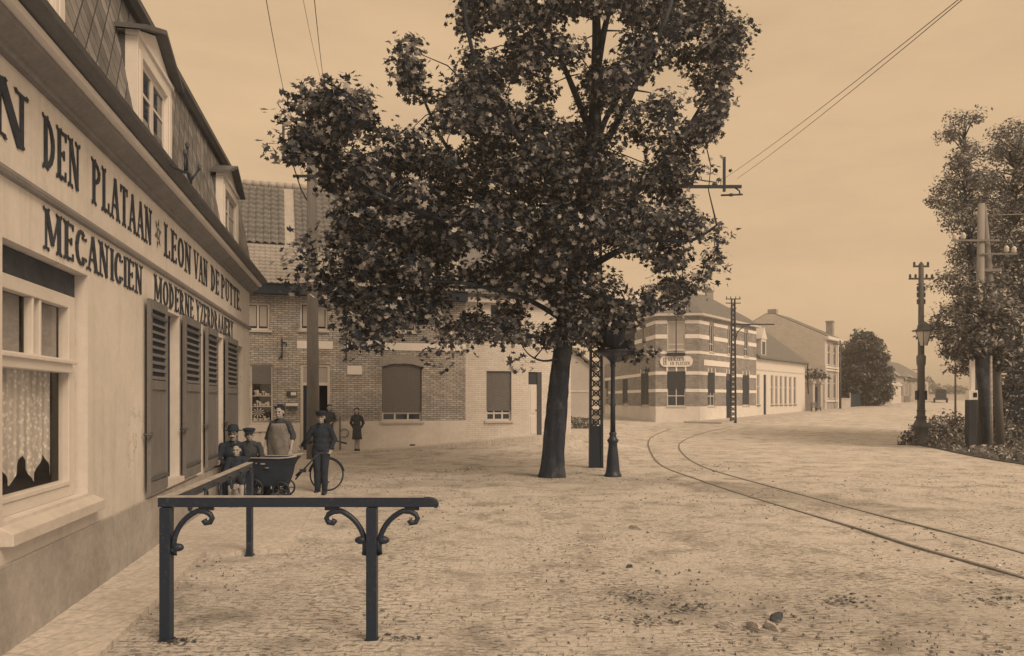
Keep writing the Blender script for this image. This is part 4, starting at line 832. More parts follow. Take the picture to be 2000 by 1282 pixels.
# ------------------------------------------------------------------ tram rails
def smooth_path(pts, n=8):
    out = []
    for i in range(len(pts)-1):
        p0, p1, p2, p3 = pts[max(i-1,0)], pts[i], pts[i+1], pts[min(i+2, len(pts)-1)]
        for j in range(n):
            t = j/n; out.append(.5*((2*p1)+(-p0+p2)*t+(2*p0-5*p1+4*p2-p3)*t*t+(-p0+3*p1-3*p2+p3)*t**3))
    return out+[pts[-1]]
up_ = [(2350,1180),(2000,1082),(1824,1034),(1700,1003),(1580,971),(1408,924),(1360,906),(1336,890),(1326,874),(1336,861),(1372,850),(1430,841)]
lo_ = [(2400,1268),(2000,1130),(1800,1072),(1680,1034),(1584,1006),(1456,968),(1360,936),(1296,912),(1273,890),(1266,871),(1274,855),(1310,844)]
for pts, lab in ((up_, 'outer steel tram rail curving across the square, farther from the camera'), (lo_, 'inner steel tram rail curving across the square, nearer to the camera')):
    pth = smooth_path([G(*p) for p in pts], 8); m = MB(); vs = []; 
    # the ground swells slightly further off; the rail head sits a few mm proud of it
    prof = [(-.030,-.05),(-.030,.008),(-.006,.010),(-.003,-.006),(.008,-.006),(.010,.006),(.020,.006),(.020,-.05)]
    for i, p in enumerate(pth):
        d = (pth[min(i+1,len(pth)-1)]-pth[max(i-1,0)]); d.z = 0; d.normalize(); nrm = Vector((d.y, -d.x, 0)); g = gz(p.x, p.y)
        vs += [(p.x+nrm.x*a, p.y+nrm.y*a, g+b+.006) for a, b in prof]
    k = len(prof); m.add(vs, [(i*k+j, i*k+(j+1) % k, (i+1)*k+(j+1) % k, (i+1)*k+j) for i in range(len(pth)-1) for j in range(k)])
    tag(m.build('tram_rail', MATS['steel_rail']), lab, 'rail', 'rails of the tram track')
# ------------------------------------------------------------------ lattice masts with tram brackets
def lattice(parent, H, w0, w1, solid, cell, mat):
    m = MB()
    for sg in (-1, 1):
        vs = []
        for z, ww in ((-.2, w0), (H, w1)):
            x = sg*ww/2
            vs += [(x-sg*.055, -.09, z), (x, -.09, z), (x, .09, z), (x-sg*.055, .09, z)]
        m.add(vs, [(0,1,5,4),(1,2,6,5),(2,3,7,6),(3,0,4,7),(4,5,6,7),(3,2,1,0)])
    m.build('channel', mat, parent)
    m = MB(); m.box(-w0/2+.05, w0/2-.05, -.06, .06, -.2, solid)
    m.build('base_plate', mat, parent)
    m = MB(); z = solid; i = 0
    while z < H-cell:
        ww = w0+(w1-w0)*z/H; h = ww/2-.05
        for yy in (-.075, .075):
            for sg in (-1, 1): m.add([(-sg*h, yy-.006+.003*sg, z), (-sg*h, yy-.006+.003*sg, z+.035), (sg*h, yy-.006+.003*sg, z+cell), (sg*h, yy-.006+.003*sg, z+cell-.035), (-sg*h, yy+.0+.003*sg, z), (-sg*h, yy+.0+.003*sg, z+.035), (sg*h, yy+.0+.003*sg, z+cell), (sg*h, yy+.0+.003*sg, z+cell-.035)], [(0,1,2,3),(7,6,5,4),(0,4,5,1),(1,5,6,2),(2,6,7,3),(3,7,4,0)])
            m.tube([(h*.6*math.cos(R(t)), yy, z+cell*.5+h*.6*math.sin(R(t))) for t in range(0,361,45)], .010, 4, False)
        z += cell; i += 1
    m.box(-w0/2+.05, w0/2-.05, -.012, .012, solid-.01, solid+.02); m.build('lattice', mat, parent)
g = G(1164, 914); LM = thing('lattice_mast', 'tall riveted lattice tram mast right of the plane tree trunk', 'mast', (g.x, g.y, 0))
lattice(LM, 10.2, .35, .22, 1.0, .235, MATS['dark_iron'])
az = EYE+417/1500*g.y
m = MB(); m.box(0.12, 3.55, -.035, .035, az-.035, az+.035); m.box(3.10, 3.16, -.03, .03, az-.12, az+.72); m.tube([(3.4,0,az-.03),(3.5,0,az-.1),(3.52,0,az-.2)], .018, 6); m.tube([(3.05,0,az-.21),(3.58,0,az-.19)], .022, 6); m.tube([(2.95,0,az+.1),(2.0,0,az+.25),(.12,0,az+1.0)], .014, 6)
m.build('bracket_arm', MATS['dark_iron'], LM)
for p_ in ((3.3,0,az-.2),(2.9,0,az+.06)): m = MB(); m.ball(p_, (.07,.05,.04)); m.build('insulator', MATS['cheek'], LM)
wire_start = Vector((g.x+3.13, g.y, az+.2))
LF = thing('lattice_mast', 'distant thin lattice mast in front of the banded corner inn', 'mast', (14.0, 48.6, gz(14.0, 48.6))); 
LF.location = (432/1500*46.6, 46.6, gz(13.4, 46.6)); lattice(LF, 7.55, .38, .24, .1, .30, MATS['dark_iron'])
m = MB(); 
for z in (7.5, 7.25): m.box(-.45, .45, -.03, .03, z, z+.05)
for x in (-.4,-.15,.15,.4): m.tube([(x,0,7.5),(x,0,7.68)], .025, 6)
m.box(.1, 2.5, -.03, .03, 5.95, 6.02); m.tube([(.12,0,4.9),(.25,0,5.5),(.6,0,5.85),(1.0,0,5.95)], .03, 6); m.build('bracket_arm', MATS['dark_iron'], LF)
# overhead tram wires
for i, off_ in enumerate((0, .32)):
    a = wire_start+Vector((off_, 0, 0)); q = P(1822+off_*30, -10, 7.5); b = a+(q-a)*2.2; f_ = P(1440, 640, 120)
    pts = [a+(b-a)*t+Vector((0,0,-.25*4*t*(1-t))) for t in [j/14 for j in range(15)]]
    m = MB(); m.tube(pts, .0042, 5); o = m.build('overhead_wire', MATS['cheek']); tag(o, ('upper tram contact wire running from the mast arm to the upper right', 'lower tram contact wire running from the mast arm to the upper right')[i], 'wire', 'overhead tram wires')
# ------------------------------------------------------------------ cast iron gas lamp under the tree
g = G(1197, 931); GLp = thing('street_lamp', 'dark cast iron lamp post with flared base beside the lattice mast', 'lamp post', (g.x, g.y, 0))
m = MB(); m.lathe([(.19,-.1),(.19,.04),(.165,.07),(.15,.12),(.135,.30),(.12,.48),(.10,.62),(.095,.72),(.12,.76),(.125,.79),(.085,.83),(.07,.88),(.085,.93),(.06,.97)], 14); m.build('base', MATS['dark_iron'], GLp)
m = MB(); m.lathe([(.058,.97),(.052,1.5),(.062,1.53),(.062,1.56),(.050,1.6),(.045,2.35),(.065,2.40),(.05,2.44)], 12); m.build('column', MATS['dark_iron'], GLp)
m = MB(); m.lathe([(.05,2.44),(.08,2.5),(.16,2.58),(.25,2.62),(.36,2.66),(.41,2.70),(.40,2.73),(.2,2.75),(.05,2.78)], 16); m.build('flared_cap', MATS['dark_iron'], GLp)
m = MB(); m.lathe([(.17,2.80),(.27,3.12),(.28,3.14),(.27,3.16),(.20,3.24),(.10,3.31),(.04,3.36),(.03,3.42),(.0,3.44)], 8, smooth=False); m.build('lantern', MATS['dark_wood'], GLp)
m = MB(); m.tube([(0,0,3.4),(0,0,4.0)], .03, 6); m.tube([(.0,0,3.3),(-.25,0,3.7),(-.3,0,3.9)], .01, 5); m.build('finial', MATS['dark_iron'], GLp)
# ------------------------------------------------------------------ wooden pole by the shop
WP = thing('wooden_pole', 'tall weathered wooden wire pole standing in front of the brick shop', 'pole', ((611-1000)/1500*21, 21, 0.1))
m = MB(); m.tube([(0,0,-.3),(0,0,2.5),(-.02,0,6),(-.03,0,9.5)], [.17,.16,.14,.125], 14); m.build('shaft', MATS['wood_pole'], WP)
m = MB(); m.box(-.80,.62,-.18,-.12,8.08,8.17); m.tube([(-.76,-.15,8.15),(-.76,-.15,8.98)], .035, 8); m.box(-.5,.5,-.17,-.12,7.6,7.67); m.tube([(.58,-.15,8.15),(.58,-.15,8.6)], .03, 8); m.tube([(-.55,-.15,8.1),(-.3,-.1,7.3),(-.1,0,6.9)], .02, 6); m.build('crossarm', MATS['dark_iron'], WP)
m = MB()
for x in (-.76,-.4,.3,.58): m.lathe([(.03,0),(.05,.02),(.04,.08),(.05,.1),(.02,.16)], 8, (x,-.15,8.18 if abs(x) < .5 else (8.98 if x < 0 else 8.6)))
m.build('insulator', MATS['porcelain'], WP)
for i, (a, b) in enumerate((((557,190),(525,-5)), ((632,158),(617,-5)), ((628,160),(598,-5)))):
    p = P(a[0], a[1], 20.8); q = P(b[0], b[1], 13); q = p+(q-p)*2.2; m = MB(); m.tube([p+(q-p)*t+Vector((0,0,-.3*4*t*(1-t))) for t in [j/10 for j in range(11)]], .007 if i < 2 else .004, 5)
    tag(m.build('telephone_wire', MATS['cheek']), ('thin wire rising left from the wooden pole', 'thin wire rising from the right arm of the wooden pole', 'faintest wire above the wooden pole, between the other two')[i], 'wire', 'wires above the wooden pole')
# ------------------------------------------------------------------ combined telegraph and gas lamp post on the right
LP = thing('lamp_post', 'tall ornate lamp post with insulator arms at the edge of the grass verge', 'lamp post', ((1799-1000)/1500*28, 28, 0))
m = MB(); m.lathe([(.30,-.1),(.30,.10),(.27,.14),(.24,.18),(.24,.62),(.30,.66),(.31,.72),(.25,.76),(.22,.82),(.17,.86),(.17,1.0),(.20,1.03),(.14,1.10),(.14,1.25),(.16,1.28),(.12,1.32)], 14); m.build('pedestal', M('post_paint', 78, .6, .2, 5), LP)
m = MB(); m.lathe([(.13,1.3),(.12,2.9),(.15,2.95),(.16,3.25),(.11,3.3),(.10,4.2),(.085,6.6),(.05,6.66)], 12); m.build('column', M('post_light', 96, .6, .2, 5), LP)
m = MB(); m.lathe([(.13,0),(.26,.48),(.27,.5)], 6, (-.04,-.24,3.62), False); lt = m.build('lantern_glass', M('lantern_pane', 176, .2, .1, 4), LP)
m = MB(); m.lathe([(.29,0),(.30,.05),(.24,.12),(.20,.26),(.10,.34),(.03,.38)], 6, (-.04,-.24,4.125), False); m.tube([(.0,0,3.2),(-.02,-.18,3.5),(-.04,-.24,3.6)], .03, 6)
for t in range(6): a = R(60*t); m.tube([(-.04+.13*math.cos(a), -.24+.13*math.sin(a), 3.62), (-.04+.265*math.cos(a), -.24+.265*math.sin(a), 4.12)], .014, 4)
m.build('lantern_frame', MATS['post_paint'], LP)
m = MB(); 
for z, hw in ((6.5,.28),(6.05,.44)): m.box(-hw, hw, -.04, .04, z, z+.06)
for z in (5.15,5.4,5.62,5.85): m.box(-.14, .14, -.04, .04, z, z+.05)
m.build('crossarm', MATS['post_paint'], LP)
m = MB()
for z, xs_ in ((6.56,(-.25,0,.25)),(6.11,(-.4,-.2,.2,.4)),(5.2,(-.12,.12)),(5.45,(-.12,.12)),(5.67,(-.12,.12))):
    for x in xs_: m.lathe([(.02,0),(.045,.03),(.04,.08),(.045,.1),(.015,.14)], 8, (x,0,z))
m.build('insulator', MATS['cheek'], LP)
m = MB(); m.box(-.16,.16,-.06,.06,1.78,1.92); m.box(-.19,-.13,-.07,.07,1.66,2.0); m.box(.13,.19,-.07,.07,1.66,2.0); m.build('clamp', MATS['dark_iron'], LP)
# double wooden telegraph pole, dark post and white box, thin pole
AF = thing('double_pole', 'double leaning wooden telegraph pole against the right hand trees', 'pole', ((1912-1000)/1500*26, 26, 0))
m = MB(); m.tube([(0,0,-.2),(.03,0,4.5),(.08,0,8.3)], [.15,.13,.11], 12); m.build('shaft', M('pole_pale', 128, .85, .2, 4, .3, 30, (1,1,.15)), AF)
m = MB(); m.tube([(.95,.3,-.2),(.6,.2,4.5),(.18,.05,8.2)], [.14,.12,.10], 12); m.build('strut_shaft', M('pole_mid', 112, .85, .2, 4, .3, 30, (1,1,.15)), AF)
m = MB(); m.box(-.1,.75,-.05,.05,6.0,6.1); m.box(-1.0,.6,-.16,-.1,7.0,7.06); m.box(-.1,1.2,-.16,-.1,6.55,6.6); m.tube([(0,0,7.9),(1.6,0,7.95)], .02, 6); m.build('crossarm', MATS['pole_mid'], AF)
m = MB()
for p in ((-.6,-.13,7.06),(-.9,-.13,7.04),(1.1,-.13,6.6),(.85,-.13,6.62)): m.lathe([(.04,0),(.08,.06),(.07,.12),(.085,.15),(.04,.22),(.02,.24)], 10, p)
m.build('insulator', MATS['porcelain'], AF)
T_ = thing('dark_post', 'thick dark post carrying a white box at the verge', 'post', ((1896-1000)/1500*25.5, 25.5, 0)); m = MB(); m.box(-.14,.14,-.11,.11,-.2,1.66); m.build('shaft', M('post_wood', 62, .9, .3, 4, .4, 25, (1,1,.2)), T_, bevel=.02)
m = MB(); m.box(-.12,.18,-.1,.1,1.661,1.98); m.box(-.02,.12,-.05,.05,1.98,3.0); wb_ = m.build('white_box', MATS['plate'], T_, bevel=.01); m = MB(); m.box(.02,.14,-.115,-.101,1.75,1.9); m.build('box_hatch', MATS['interior'], wb_)
T_ = thing('thin_post', 'thin striped pale post beside the dark leaning trunk', 'post', ((1937-1000)/1500*25, 25, 0)); m = MB(); m.tube([(0,0,-.2),(-.03,0,3.1)], [.05,.04], 8); m.build('shaft', M('pale_bark', 140, .8, .5, 6, .2, 20, (1,1,3)), T_)
T_ = thing('thin_post', 'very thin telegraph pole standing beyond the verge in the road distance', 'pole', ((1866-1000)/1500*44, 44, gz(25,44))); m = MB(); m.tube([(0,0,-.2),(0,0,6.0)], [.06,.04], 8); m.box(-.4,.4,-.03,.03,5.4,5.45); m.build('shaft', MATS['cheek'], T_)
for i, (px, Y_, h) in enumerate(((1641,72,6.5),(1793,115,5))):
    T_ = thing('telegraph_pole', ('thin telegraph pole beside the ornate narrow house front', 'distant thin telegraph pole at the end of the street')[i], 'pole', ((px-1000)/1500*Y_, Y_, gz((px-1000)/1500*Y_, Y_)))
    m = MB(); m.tube([(0,0,-.2),(0,0,h)], [.12,.08], 8); m.box(-.8,.8,-.05,.05,h-.4,h-.3); m.build('shaft', MATS['cheek'], T_)
# ------------------------------------------------------------------ motor car far down the road
cx_ = (1838-1000)/1500*100; T_ = thing('motor_car', 'dark boxy motor car seen from behind far down the road', 'car', (cx_, 100, gz(cx_, 100)), R(-27))
m = MB(); m.prism([(-.60,.38),(.60,.38),(.64,1.3),(.58,1.72),(.38,1.80),(-.38,1.80),(-.58,1.72),(-.64,1.3)], 0, 2.2); m.box(-.5,.5,2.2,3.2,.45,1.05); m.build('body', M('car_paint', 52, .4, .1, 3, spec=.5), T_, bevel=.03)
m = MB(); m.box(-.36,.36,-.012,-.001,1.28,1.56); m.build('rear_window', MATS['glass'], T_); m = MB(); m.box(-.72,.72,.0,.5,.44,.5); m.box(-.72,.72,2.4,3.0,.5,.56); m.build('mudguard', MATS['car_paint'], T_)
for x in (-.72,.72):
    for y in (.3, 2.7): m = MB(); m.tube([(x-.06,y,.33),(x+.06,y,.33)], .33, 16); m.tube([(x-.075,y,.33),(x+.075,y,.33)], .08, 8); m.build('wheel', MATS['rubber'], T_)
# ------------------------------------------------------------------ the plane tree
def trunk_mesh(m, pts, rad, n=18, rough=.06, seed=1, flare=0):
    r = random.Random(seed); fine = []; fr_ = []
    P_ = smooth_path([Vector(p) for p in pts], 7); k = len(P_)
    def rr(t): f = t*(len(rad)-1); i = min(int(f), len(rad)-2); return rad[i]+(rad[i+1]-rad[i])*(f-i)
    a = Vector((1,0,0)); vs = []
    for i, p in enumerate(P_):
        t = i/(k-1)
        for j in range(n):
            th = 2*math.pi*j/n; q = rr(t)*(1+rough*math.sin(3*th+t*5+seed)+rough*.6*math.sin(7*th+t*23)+rough*.5*r.uniform(-1,1)+flare*max(0,1-t*9)*max(0,math.sin(4*th+seed))*.9)
            vs.append(p+Vector((math.cos(th)*q, math.sin(th)*q, 0)))
    m.add(vs, [(i*n+j, i*n+(j+1) % n, (i+1)*n+(j+1) % n, (i+1)*n+j) for i in range(k-1) for j in range(n)], True)
TB = Vector((.86, 16.5, 0))
PT = thing('plane_tree', 'big plane tree with dark trunk and broad crown in the middle of the square', 'tree', TB)
m = MB(); tp = [P(1077,940,16.5), P(1081,880,16.5), P(1090,780,16.5), P(1098,700,16.5), P(1110,600,16.5), P(1135,480,16.6), P(1150,330,16.7), P(1165,150,16.8), P(1160,-60,16.9), P(1140,-230,17)]
trunk_mesh(m, [p-TB for p in tp], [.275,.225,.215,.20,.195,.17,.14,.11,.07,.03], 40, .075, 3, .28); tr = m.build('trunk', MATS['bark'], PT)
def depthc(px, py):
    t = max(0, min(1, (1010-px)/430)); return 16.5-3.3*t+.6*max(0, (px-1200)/250)
LIMBS = [  # px, py, depth offset
 [(1105,640,0),(1060,560,-.8),(980,500,-1.8),(880,440,-2.6),(760,390,-3.2),(650,330,-3.6),(590,250,-3.8)],
 [(1112,600,0),(1050,500,.8),(960,400,1.4),(880,300,1.6),(830,200,1.4),(800,110,1.2)],
 [(1125,540,0),(1190,500,-.8),(1270,470,-1.0),(1350,470,-1.0),(1400,440,-1)],
 [(1140,460,0),(1220,400,.8),(1290,320,1.4),(1350,240,1.6),(1400,150,1.5),(1440,100,1.2)],
 [(1140,450,0),(1070,350,-1),(1000,250,-1.7),(940,150,-2.0),(910,40,-2),(900,-80,-1.8)],
 [(1150,330,0),(1210,230,-1),(1260,120,-1.7),(1310,10,-2),(1330,-120,-2)],
 [(1155,260,0),(1110,150,1.2),(1070,50,1.8),(1050,-80,2)],
 [(1105,630,0),(1040,590,-.9),(960,565,-1.6),(870,550,-2.2),(760,560,-2.8),(690,590,-3.2)],
 [(1120,560,0),(1180,580,.6),(1240,600,1.0),(1310,590,1.2),(1360,570,1.2)],
 [(1110,600,0),(1040,560,1.8),(960,560,2.6),(880,560,3.0),(800,540,3.2)],
 [(1150,330,0),(1180,240,1.6),(1230,150,2.2),(1290,60,2.6),(1300,-60,2.6)],
 [(1165,150,0),(1180,60,-.8),(1210,-60,-1.2),(1220,-180,-1)],
 [(1098,700,0),(1060,705,-.5),(1030,690,-.7),(1010,655,-.8)]]
nodes = []; lm = MB()
for li, L in enumerate(LIMBS):
    pts = []
    for px, py, dz in L:
        Yd = 16.5+dz; pts.append(P(px, py, Yd)-TB)
    r0 = .03 if li == 12 else (.06 if li == 7 else .09); rad = [r0*(1-.8*i/(len(pts)-1)) for i in range(len(pts))]; sp_ = smooth_path(pts, 4)
    lm.tube(sp_, [rad[0]+(rad[-1]-rad[0])*i/(len(sp_)-1) for i in range(len(sp_))], 7); nodes += [(p, L_) for p, L_ in zip(sp_[4:], [li]*99)]
lb = lm.build('limb', MATS['bark'], PT)
ROWS = [(-260,[(980,1240)]),(-180,[(930,1330)]),(-100,[(905,1380)]),(-20,[(905,1405)]),(40,[(900,1440)]),(90,[(785,812),(905,1445)]),(150,[(785,822),(880,1425)]),(200,[(590,720),(795,1415)]),(250,[(570,770),(800,1405)]),
        (300,[(560,1395)]),(350,[(632,1375)]),(400,[(648,1385)]),(450,[(655,1400)]),(482,[(650,1400)]),(505,[(600,1400)]),(550,[(605,1380)]),(590,[(640,1340)]),(625,[(650,1235)]),(655,[(670,800),(840,1165)]),(690,[(700,760),(860,880),(1070,1110)])]
def inside(px, py, mg=0):
    for (a, ra), (b, rb) in zip(ROWS, ROWS[1:]):
        if a <= py <= b:
            r_ = ra if py-a < b-py else rb
            return any(x0-mg <= px <= x1+mg for x0, x1 in r_)
    return False
HOLES = [(800,228,34,26),(760,235,20,16),(1185,80,20,22),(1122,62,12,10),(965,78,22,16),(1115,160,16,20),(1095,205,14,12),(1160,215,14,10),(1248,182,26,12),(1300,150,18,12),(1330,160,14,10),(1262,320,0,0),(1392,320,22,34),(1010,180,14,16),
         (900,590,16,20),(955,595,14,22),(885,275,18,12),(1295,540,0,0),(1240,540,22,22),(1375,395,16,20),(1200,520,12,14),(835,650,14,8),(1052,620,14,10),(1230,300,12,10),(1345,215,16,12)]
clumps = []; tries = 0
rr_ = random.Random(5)
while len(clumps) < 730 and tries < 50000:
    tries += 1; px = rr_.uniform(545, 1450); py = rr_.uniform(-260, 700)
    if not inside(px, py): continue
    if not inside(px-38, py) and not inside(px+38, py): pass
    if py > 640 and rr_.random() < .45: continue
    if px > 1180 and py > 600 and rr_.random() < .3: continue
    if any(((px-a)/(c+26))**2+((py-b)/(d+22))**2 < 1 for a, b, c, d in HOLES if c): 
        if rr_.random() < .93: continue
    # thickness from a rounded crown: thin at the rim
    cx, cy = 1050, 250; q = min(1, math.hypot((px-cx)/470, (py-cy)/520)); th = 3.4*math.sqrt(max(.04, 1-q*q)); dep = depthc(px, py)+rr_.uniform(-1, 1)*th*.8
    c = P(px, py, dep)-TB
    if any((c-o).length < .33 for o in clumps): continue
    clumps.append(c)
tw = MB(); Cs = []; Ns = []; Ss = []
near0 = {id(c): min((n_[0]-c).length for n_ in nodes) for c in clumps}; att = [(n_[0], 0) for n_ in nodes]
for c in sorted(clumps, key=lambda c: near0[id(c)]):
    best = min(att, key=lambda n_: (n_[0]-c).length+.4*max(0, n_[0].z-c.z)+.12*n_[1]); p = best[0]; d = c-p; att.append((c, best[1]+1))
    if d.length > .15:
        mid_ = p+d*.5+Vector((rr_.uniform(-.1,.1), rr_.uniform(-.1,.1), .10*d.length)); tw.tube([p, mid_, c], [.022 if best[1] == 0 else .013, .012, .007], 4, False)
    n = 122; rad = rr_.uniform(.34, .60); v = RNG.normal(size=(n,3)); v /= np.linalg.norm(v, axis=1)[:,None]; pos = np.array(c)+v*(RNG.uniform(0,1,(n,1))**.45)*np.array([rad, rad, rad*.62])
    Cs.append(pos); up_n = np.array([0,0,1.0])*RNG.uniform(.2,1.0,(n,1))+v*.55+RNG.normal(size=(n,3))*.38; Ns.append(up_n); Ss.append(RNG.uniform(.065,.155,n))
C0 = np.concatenate(Cs); N0 = np.concatenate(Ns); S0 = np.concatenate(Ss)
W0 = C0+np.array(TB); qx = 1000+1500*W0[:,0]/W0[:,1]; qy = 782-1500*(W0[:,2]-EYE)/W0[:,1]
keep = np.ones(len(C0), bool)
for i in range(len(C0)):
    if not inside(qx[i], qy[i], 9) and qy[i] > -250 and RNG.random() < .8: keep[i] = False
    elif qy[i] > 715: keep[i] = False
    else:
        for a, b, c, d in HOLES:
            if c and ((qx[i]-a)/c)**2+((qy[i]-b)/d)**2 < 1: keep[i] = RNG.random() < .08; break
tw.build('twig', MATS['bark'], PT)
# hanging sprays under the crown
ex = []
for px, py, Yd, n_ in ((722,680,12.8,34),(700,668,12.9,26),(740,665,12.8,26),(868,712,13.6,22),(850,690,13.6,26),(1005,705,15,14),(1020,718,15,10),(1028,655,15.4,20),(1130,690,16.3,14),(1120,640,16.4,20),(1235,692,16.6,50),(1215,678,16.8,50),(1165,672,16.9,50),(1252,698,16.5,34),(1272,692,16.5,12),(1190,665,16.9,70),(1225,640,16.6,30),(560,225,12.7,30),(585,200,12.7,40),(545,300,12.8,20),(620,195,12.8,30),(640,180,12.9,40),(660,170,12.9,26),(795,95,15.6,22),(792,120,15.6,30),(800,145,15.6,34),(812,165,15.5,40),(1435,60,17.3,40),(1440,110,17.3,40),(1440,132,17.3,14),(585,510,12.8,40),(600,480,12.8,40),(580,560,12.8,26),(540,270,12.8,8),(1405,470,17,34),(1400,520,17,34),(1380,330,17,20)):
    c = np.array(P(px, py, Yd)-TB); ex.append((c+RNG.normal(size=(n_,3))*np.array([.16,.2,.10]), n_))
eC = np.concatenate([e_[0] for e_ in ex]); eN = RNG.normal(size=(len(eC),3))*.5+np.array([0,-.2,.8]); eS = RNG.uniform(.10,.18,len(eC))
leaves('crown', np.concatenate([C0[keep], eC]), np.concatenate([N0[keep], eN]), np.concatenate([S0[keep], eS]), MATS['plane_leaf'], PT)
# ------------------------------------------------------------------ generic masked tree
def masked_tree(name, label, base, trunkpts, rad, rows, ncl, nl, ls, depth, mat, lim, thick, group=None, shape=3, seed=1, flat=.7, crad=(.3,.5), bark='bark'):
    T = thing(name, label, 'tree', base, group=group); rr = random.Random(seed); base = Vector(base)
    m = MB(); trunk_mesh(m, [Vector(p)-base for p in trunkpts], rad, 12, .08, seed, .2); m.build('trunk', MATS[bark], T)
    tn = smooth_path([Vector(p)-base for p in trunkpts], 6)
    def ins(px, py):
        for (a, x0, x1), (b, x2, x3) in zip(rows, rows[1:]):
            if a <= py <= b: t = (py-a)/(b-a); return x0+(x2-x0)*t <= px <= x1+(x3-x1)*t
        return False
    x0, x1 = min(r_[1] for r_ in rows), max(r_[2] for r_ in rows); y0, y1 = rows[0][0], rows[-1][0]; cl = []; t = 0
    cxm, cym = (x0+x1)/2, (y0+y1)/2
    while len(cl) < ncl and t < 20000:
        t += 1; px, py = rr.uniform(x0, x1), rr.uniform(y0, y1)
        if not ins(px, py): continue
        q = min(1, math.hypot((px-cxm)/((x1-x0)*.6), (py-cym)/((y1-y0)*.6))); cl.append(P(px, py, depth+rr.uniform(-1,1)*thick*math.sqrt(max(.05,1-q*q)))-base)
    tw = MB(); C = []; N = []; S = []
    for c in cl:
        p = min(tn[2:], key=lambda n_: (n_-c).length+.8*max(0, n_.z-c.z+.3)); d = c-p
        if d.length > .1: tw.tube([p, p+d*.5+Vector((rr.uniform(-.15,.15), 0, .12*d.length)), c], [lim, lim*.6, lim*.2], 4, False)
        v = RNG.normal(size=(nl,3)); v /= np.linalg.norm(v, axis=1)[:,None]; ra = rr.uniform(*crad); C.append(np.array(c)+v*RNG.uniform(0,1,(nl,1))**.45*np.array([ra,ra,ra*flat])); N.append(v*.6+RNG.normal(size=(nl,3))*.5+np.array([0,0,.6])); S.append(RNG.uniform(*ls, nl))
    tw.build('limb', MATS[bark], T); leaves('crown', np.concatenate(C), np.concatenate(N), np.concatenate(S), MATS[mat], T, shape)
    return T
b1 = P(1915,782,29); b1.z = 0
masked_tree('verge_tree', 'slender feathery tree with thin upright top, left one of the pair on the right', b1, [b1, P(1912,780,29), P(1905,600,29), P(1890,420,29.2), P(1884,300,29.3), P(1884,225,29.3)], [.26,.2,.16,.11,.07,.02],
    [(212,1880,1925),(240,1850,1910),(258,1835,1905),(285,1868,1905),(330,1850,1925),(360,1835,1945),(395,1812,1950),(425,1840,1960),(470,1850,1970),(520,1870,1980),(545,1830,1980),(580,1830,1980),(610,1850,1990),(640,1800,2000),(655,1800,1990),(670,1850,1985),(700,1845,1960),(735,1870,1935)], 350, 66, (.08,.18), 29, 'acacia_leaf', .03, 2.0, 'trees on the right hand verge', 3, 4, .6, (.28,.62))
b2 = P(1990,782,31); b2.z = 0
masked_tree('verge_tree', 'thick trunked leafy tree at the right edge of the picture', b2, [b2, P(1990,780,31), P(1984,600,31), P(1975,450,31), P(1985,330,31)], [.5,.42,.34,.22,.1],
    [(228,1975,2060),(260,1945,2090),(300,1925,2110),(400,1915,2120),(550,1915,2130),(650,1925,2120),(720,1940,2090),(760,1960,2060)], 430, 70, (.09,.2), 31, 'acacia_leaf', .05, 2.6, 'trees on the right hand verge', 3, 8, .7, (.35,.75))
b3 = P(1922,782,25.6); b3.z = 0
masked_tree('leaning_tree', 'dark leaning trunk with low foliage between the dark post and the thin pale post', b3, [b3+Vector((.1,0,0)), P(1928,850,25.6), P(1922,760,25.6), P(1915,690,25.6), P(1918,600,25.7)], [.16,.15,.19,.22,.1],
    [(560,1880,1960),(620,1870,1990),(680,1865,2000),(715,1880,1990)], 120, 60, (.12,.24), 25.9, 'acacia_leaf', .03, 1.2, None, 3, 12, .7, (.25,.4))
b4 = P(1690,790,82); b4.z = gz(b4.x, b4.y)
masked_tree('round_tree', 'big dense rounded evergreen behind the board fence', b4, [b4, P(1690,780,82), P(1690,700,82), P(1688,660,82)], [.4,.4,.3,.1],
    [(650,1677,1702),(668,1660,1715),(690,1650,1726),(715,1642,1735),(745,1640,1740),(770,1648,1738),(785,1665,1728)], 420, 60, (.25,.5), 82, 'holly_leaf', .05, 2.8, None, 3, 21, .6, (.5,.9))
masked_tree('background_tree', 'pale bushy tree behind the round evergreen beside the ornate front', P(1658,782,90), [P(1658,782,90), P(1658,740,90), P(1658,700,90)], [.3,.2,.1],
    [(668,1645,1668),(700,1637,1672),(740,1636,1675),(780,1640,1670)], 60, 50, (.3,.5), 90, 'acacia_leaf', .05, 1.6, None, 3, 22, .6, (.5,.9))
# far wood at the end of the road: one soft mass
n = 9000; C = []; 
for i in range(70):
    x = RNG.uniform(85, 190); y = RNG.uniform(215, 250); h = RNG.uniform(4, 8.5)*(0.65 if x > 125 and x < 150 else 1); v = RNG.normal(size=(130,3)); v /= np.linalg.norm(v, axis=1)[:,None]
    C.append(np.array([x, y, 1.4+h*.5])+v*RNG.uniform(.3,1,(130,1))**.4*np.array([4, 4, h*.55]))
C = np.concatenate(C); tag(leaves('far_wood', C, RNG.normal(size=C.shape)+np.array([0,0,.6]), RNG.uniform(1.0,1.9,len(C)), MATS['acacia_leaf'], None, 3), 'hazy line of trees closing the far end of the road', 'woodland', kind='stuff')
T_ = thing('far_wall', 'long pale wall in the haze at the end of the road', 'wall', (112, 205, 1.5)); m = MB(); m.box(-25, 30, 0, .4, -.5, 1.6); m.box(-25,30,-.1,.5,1.6,1.75); m.build('masonry', MATS['far_plaster'], T_)
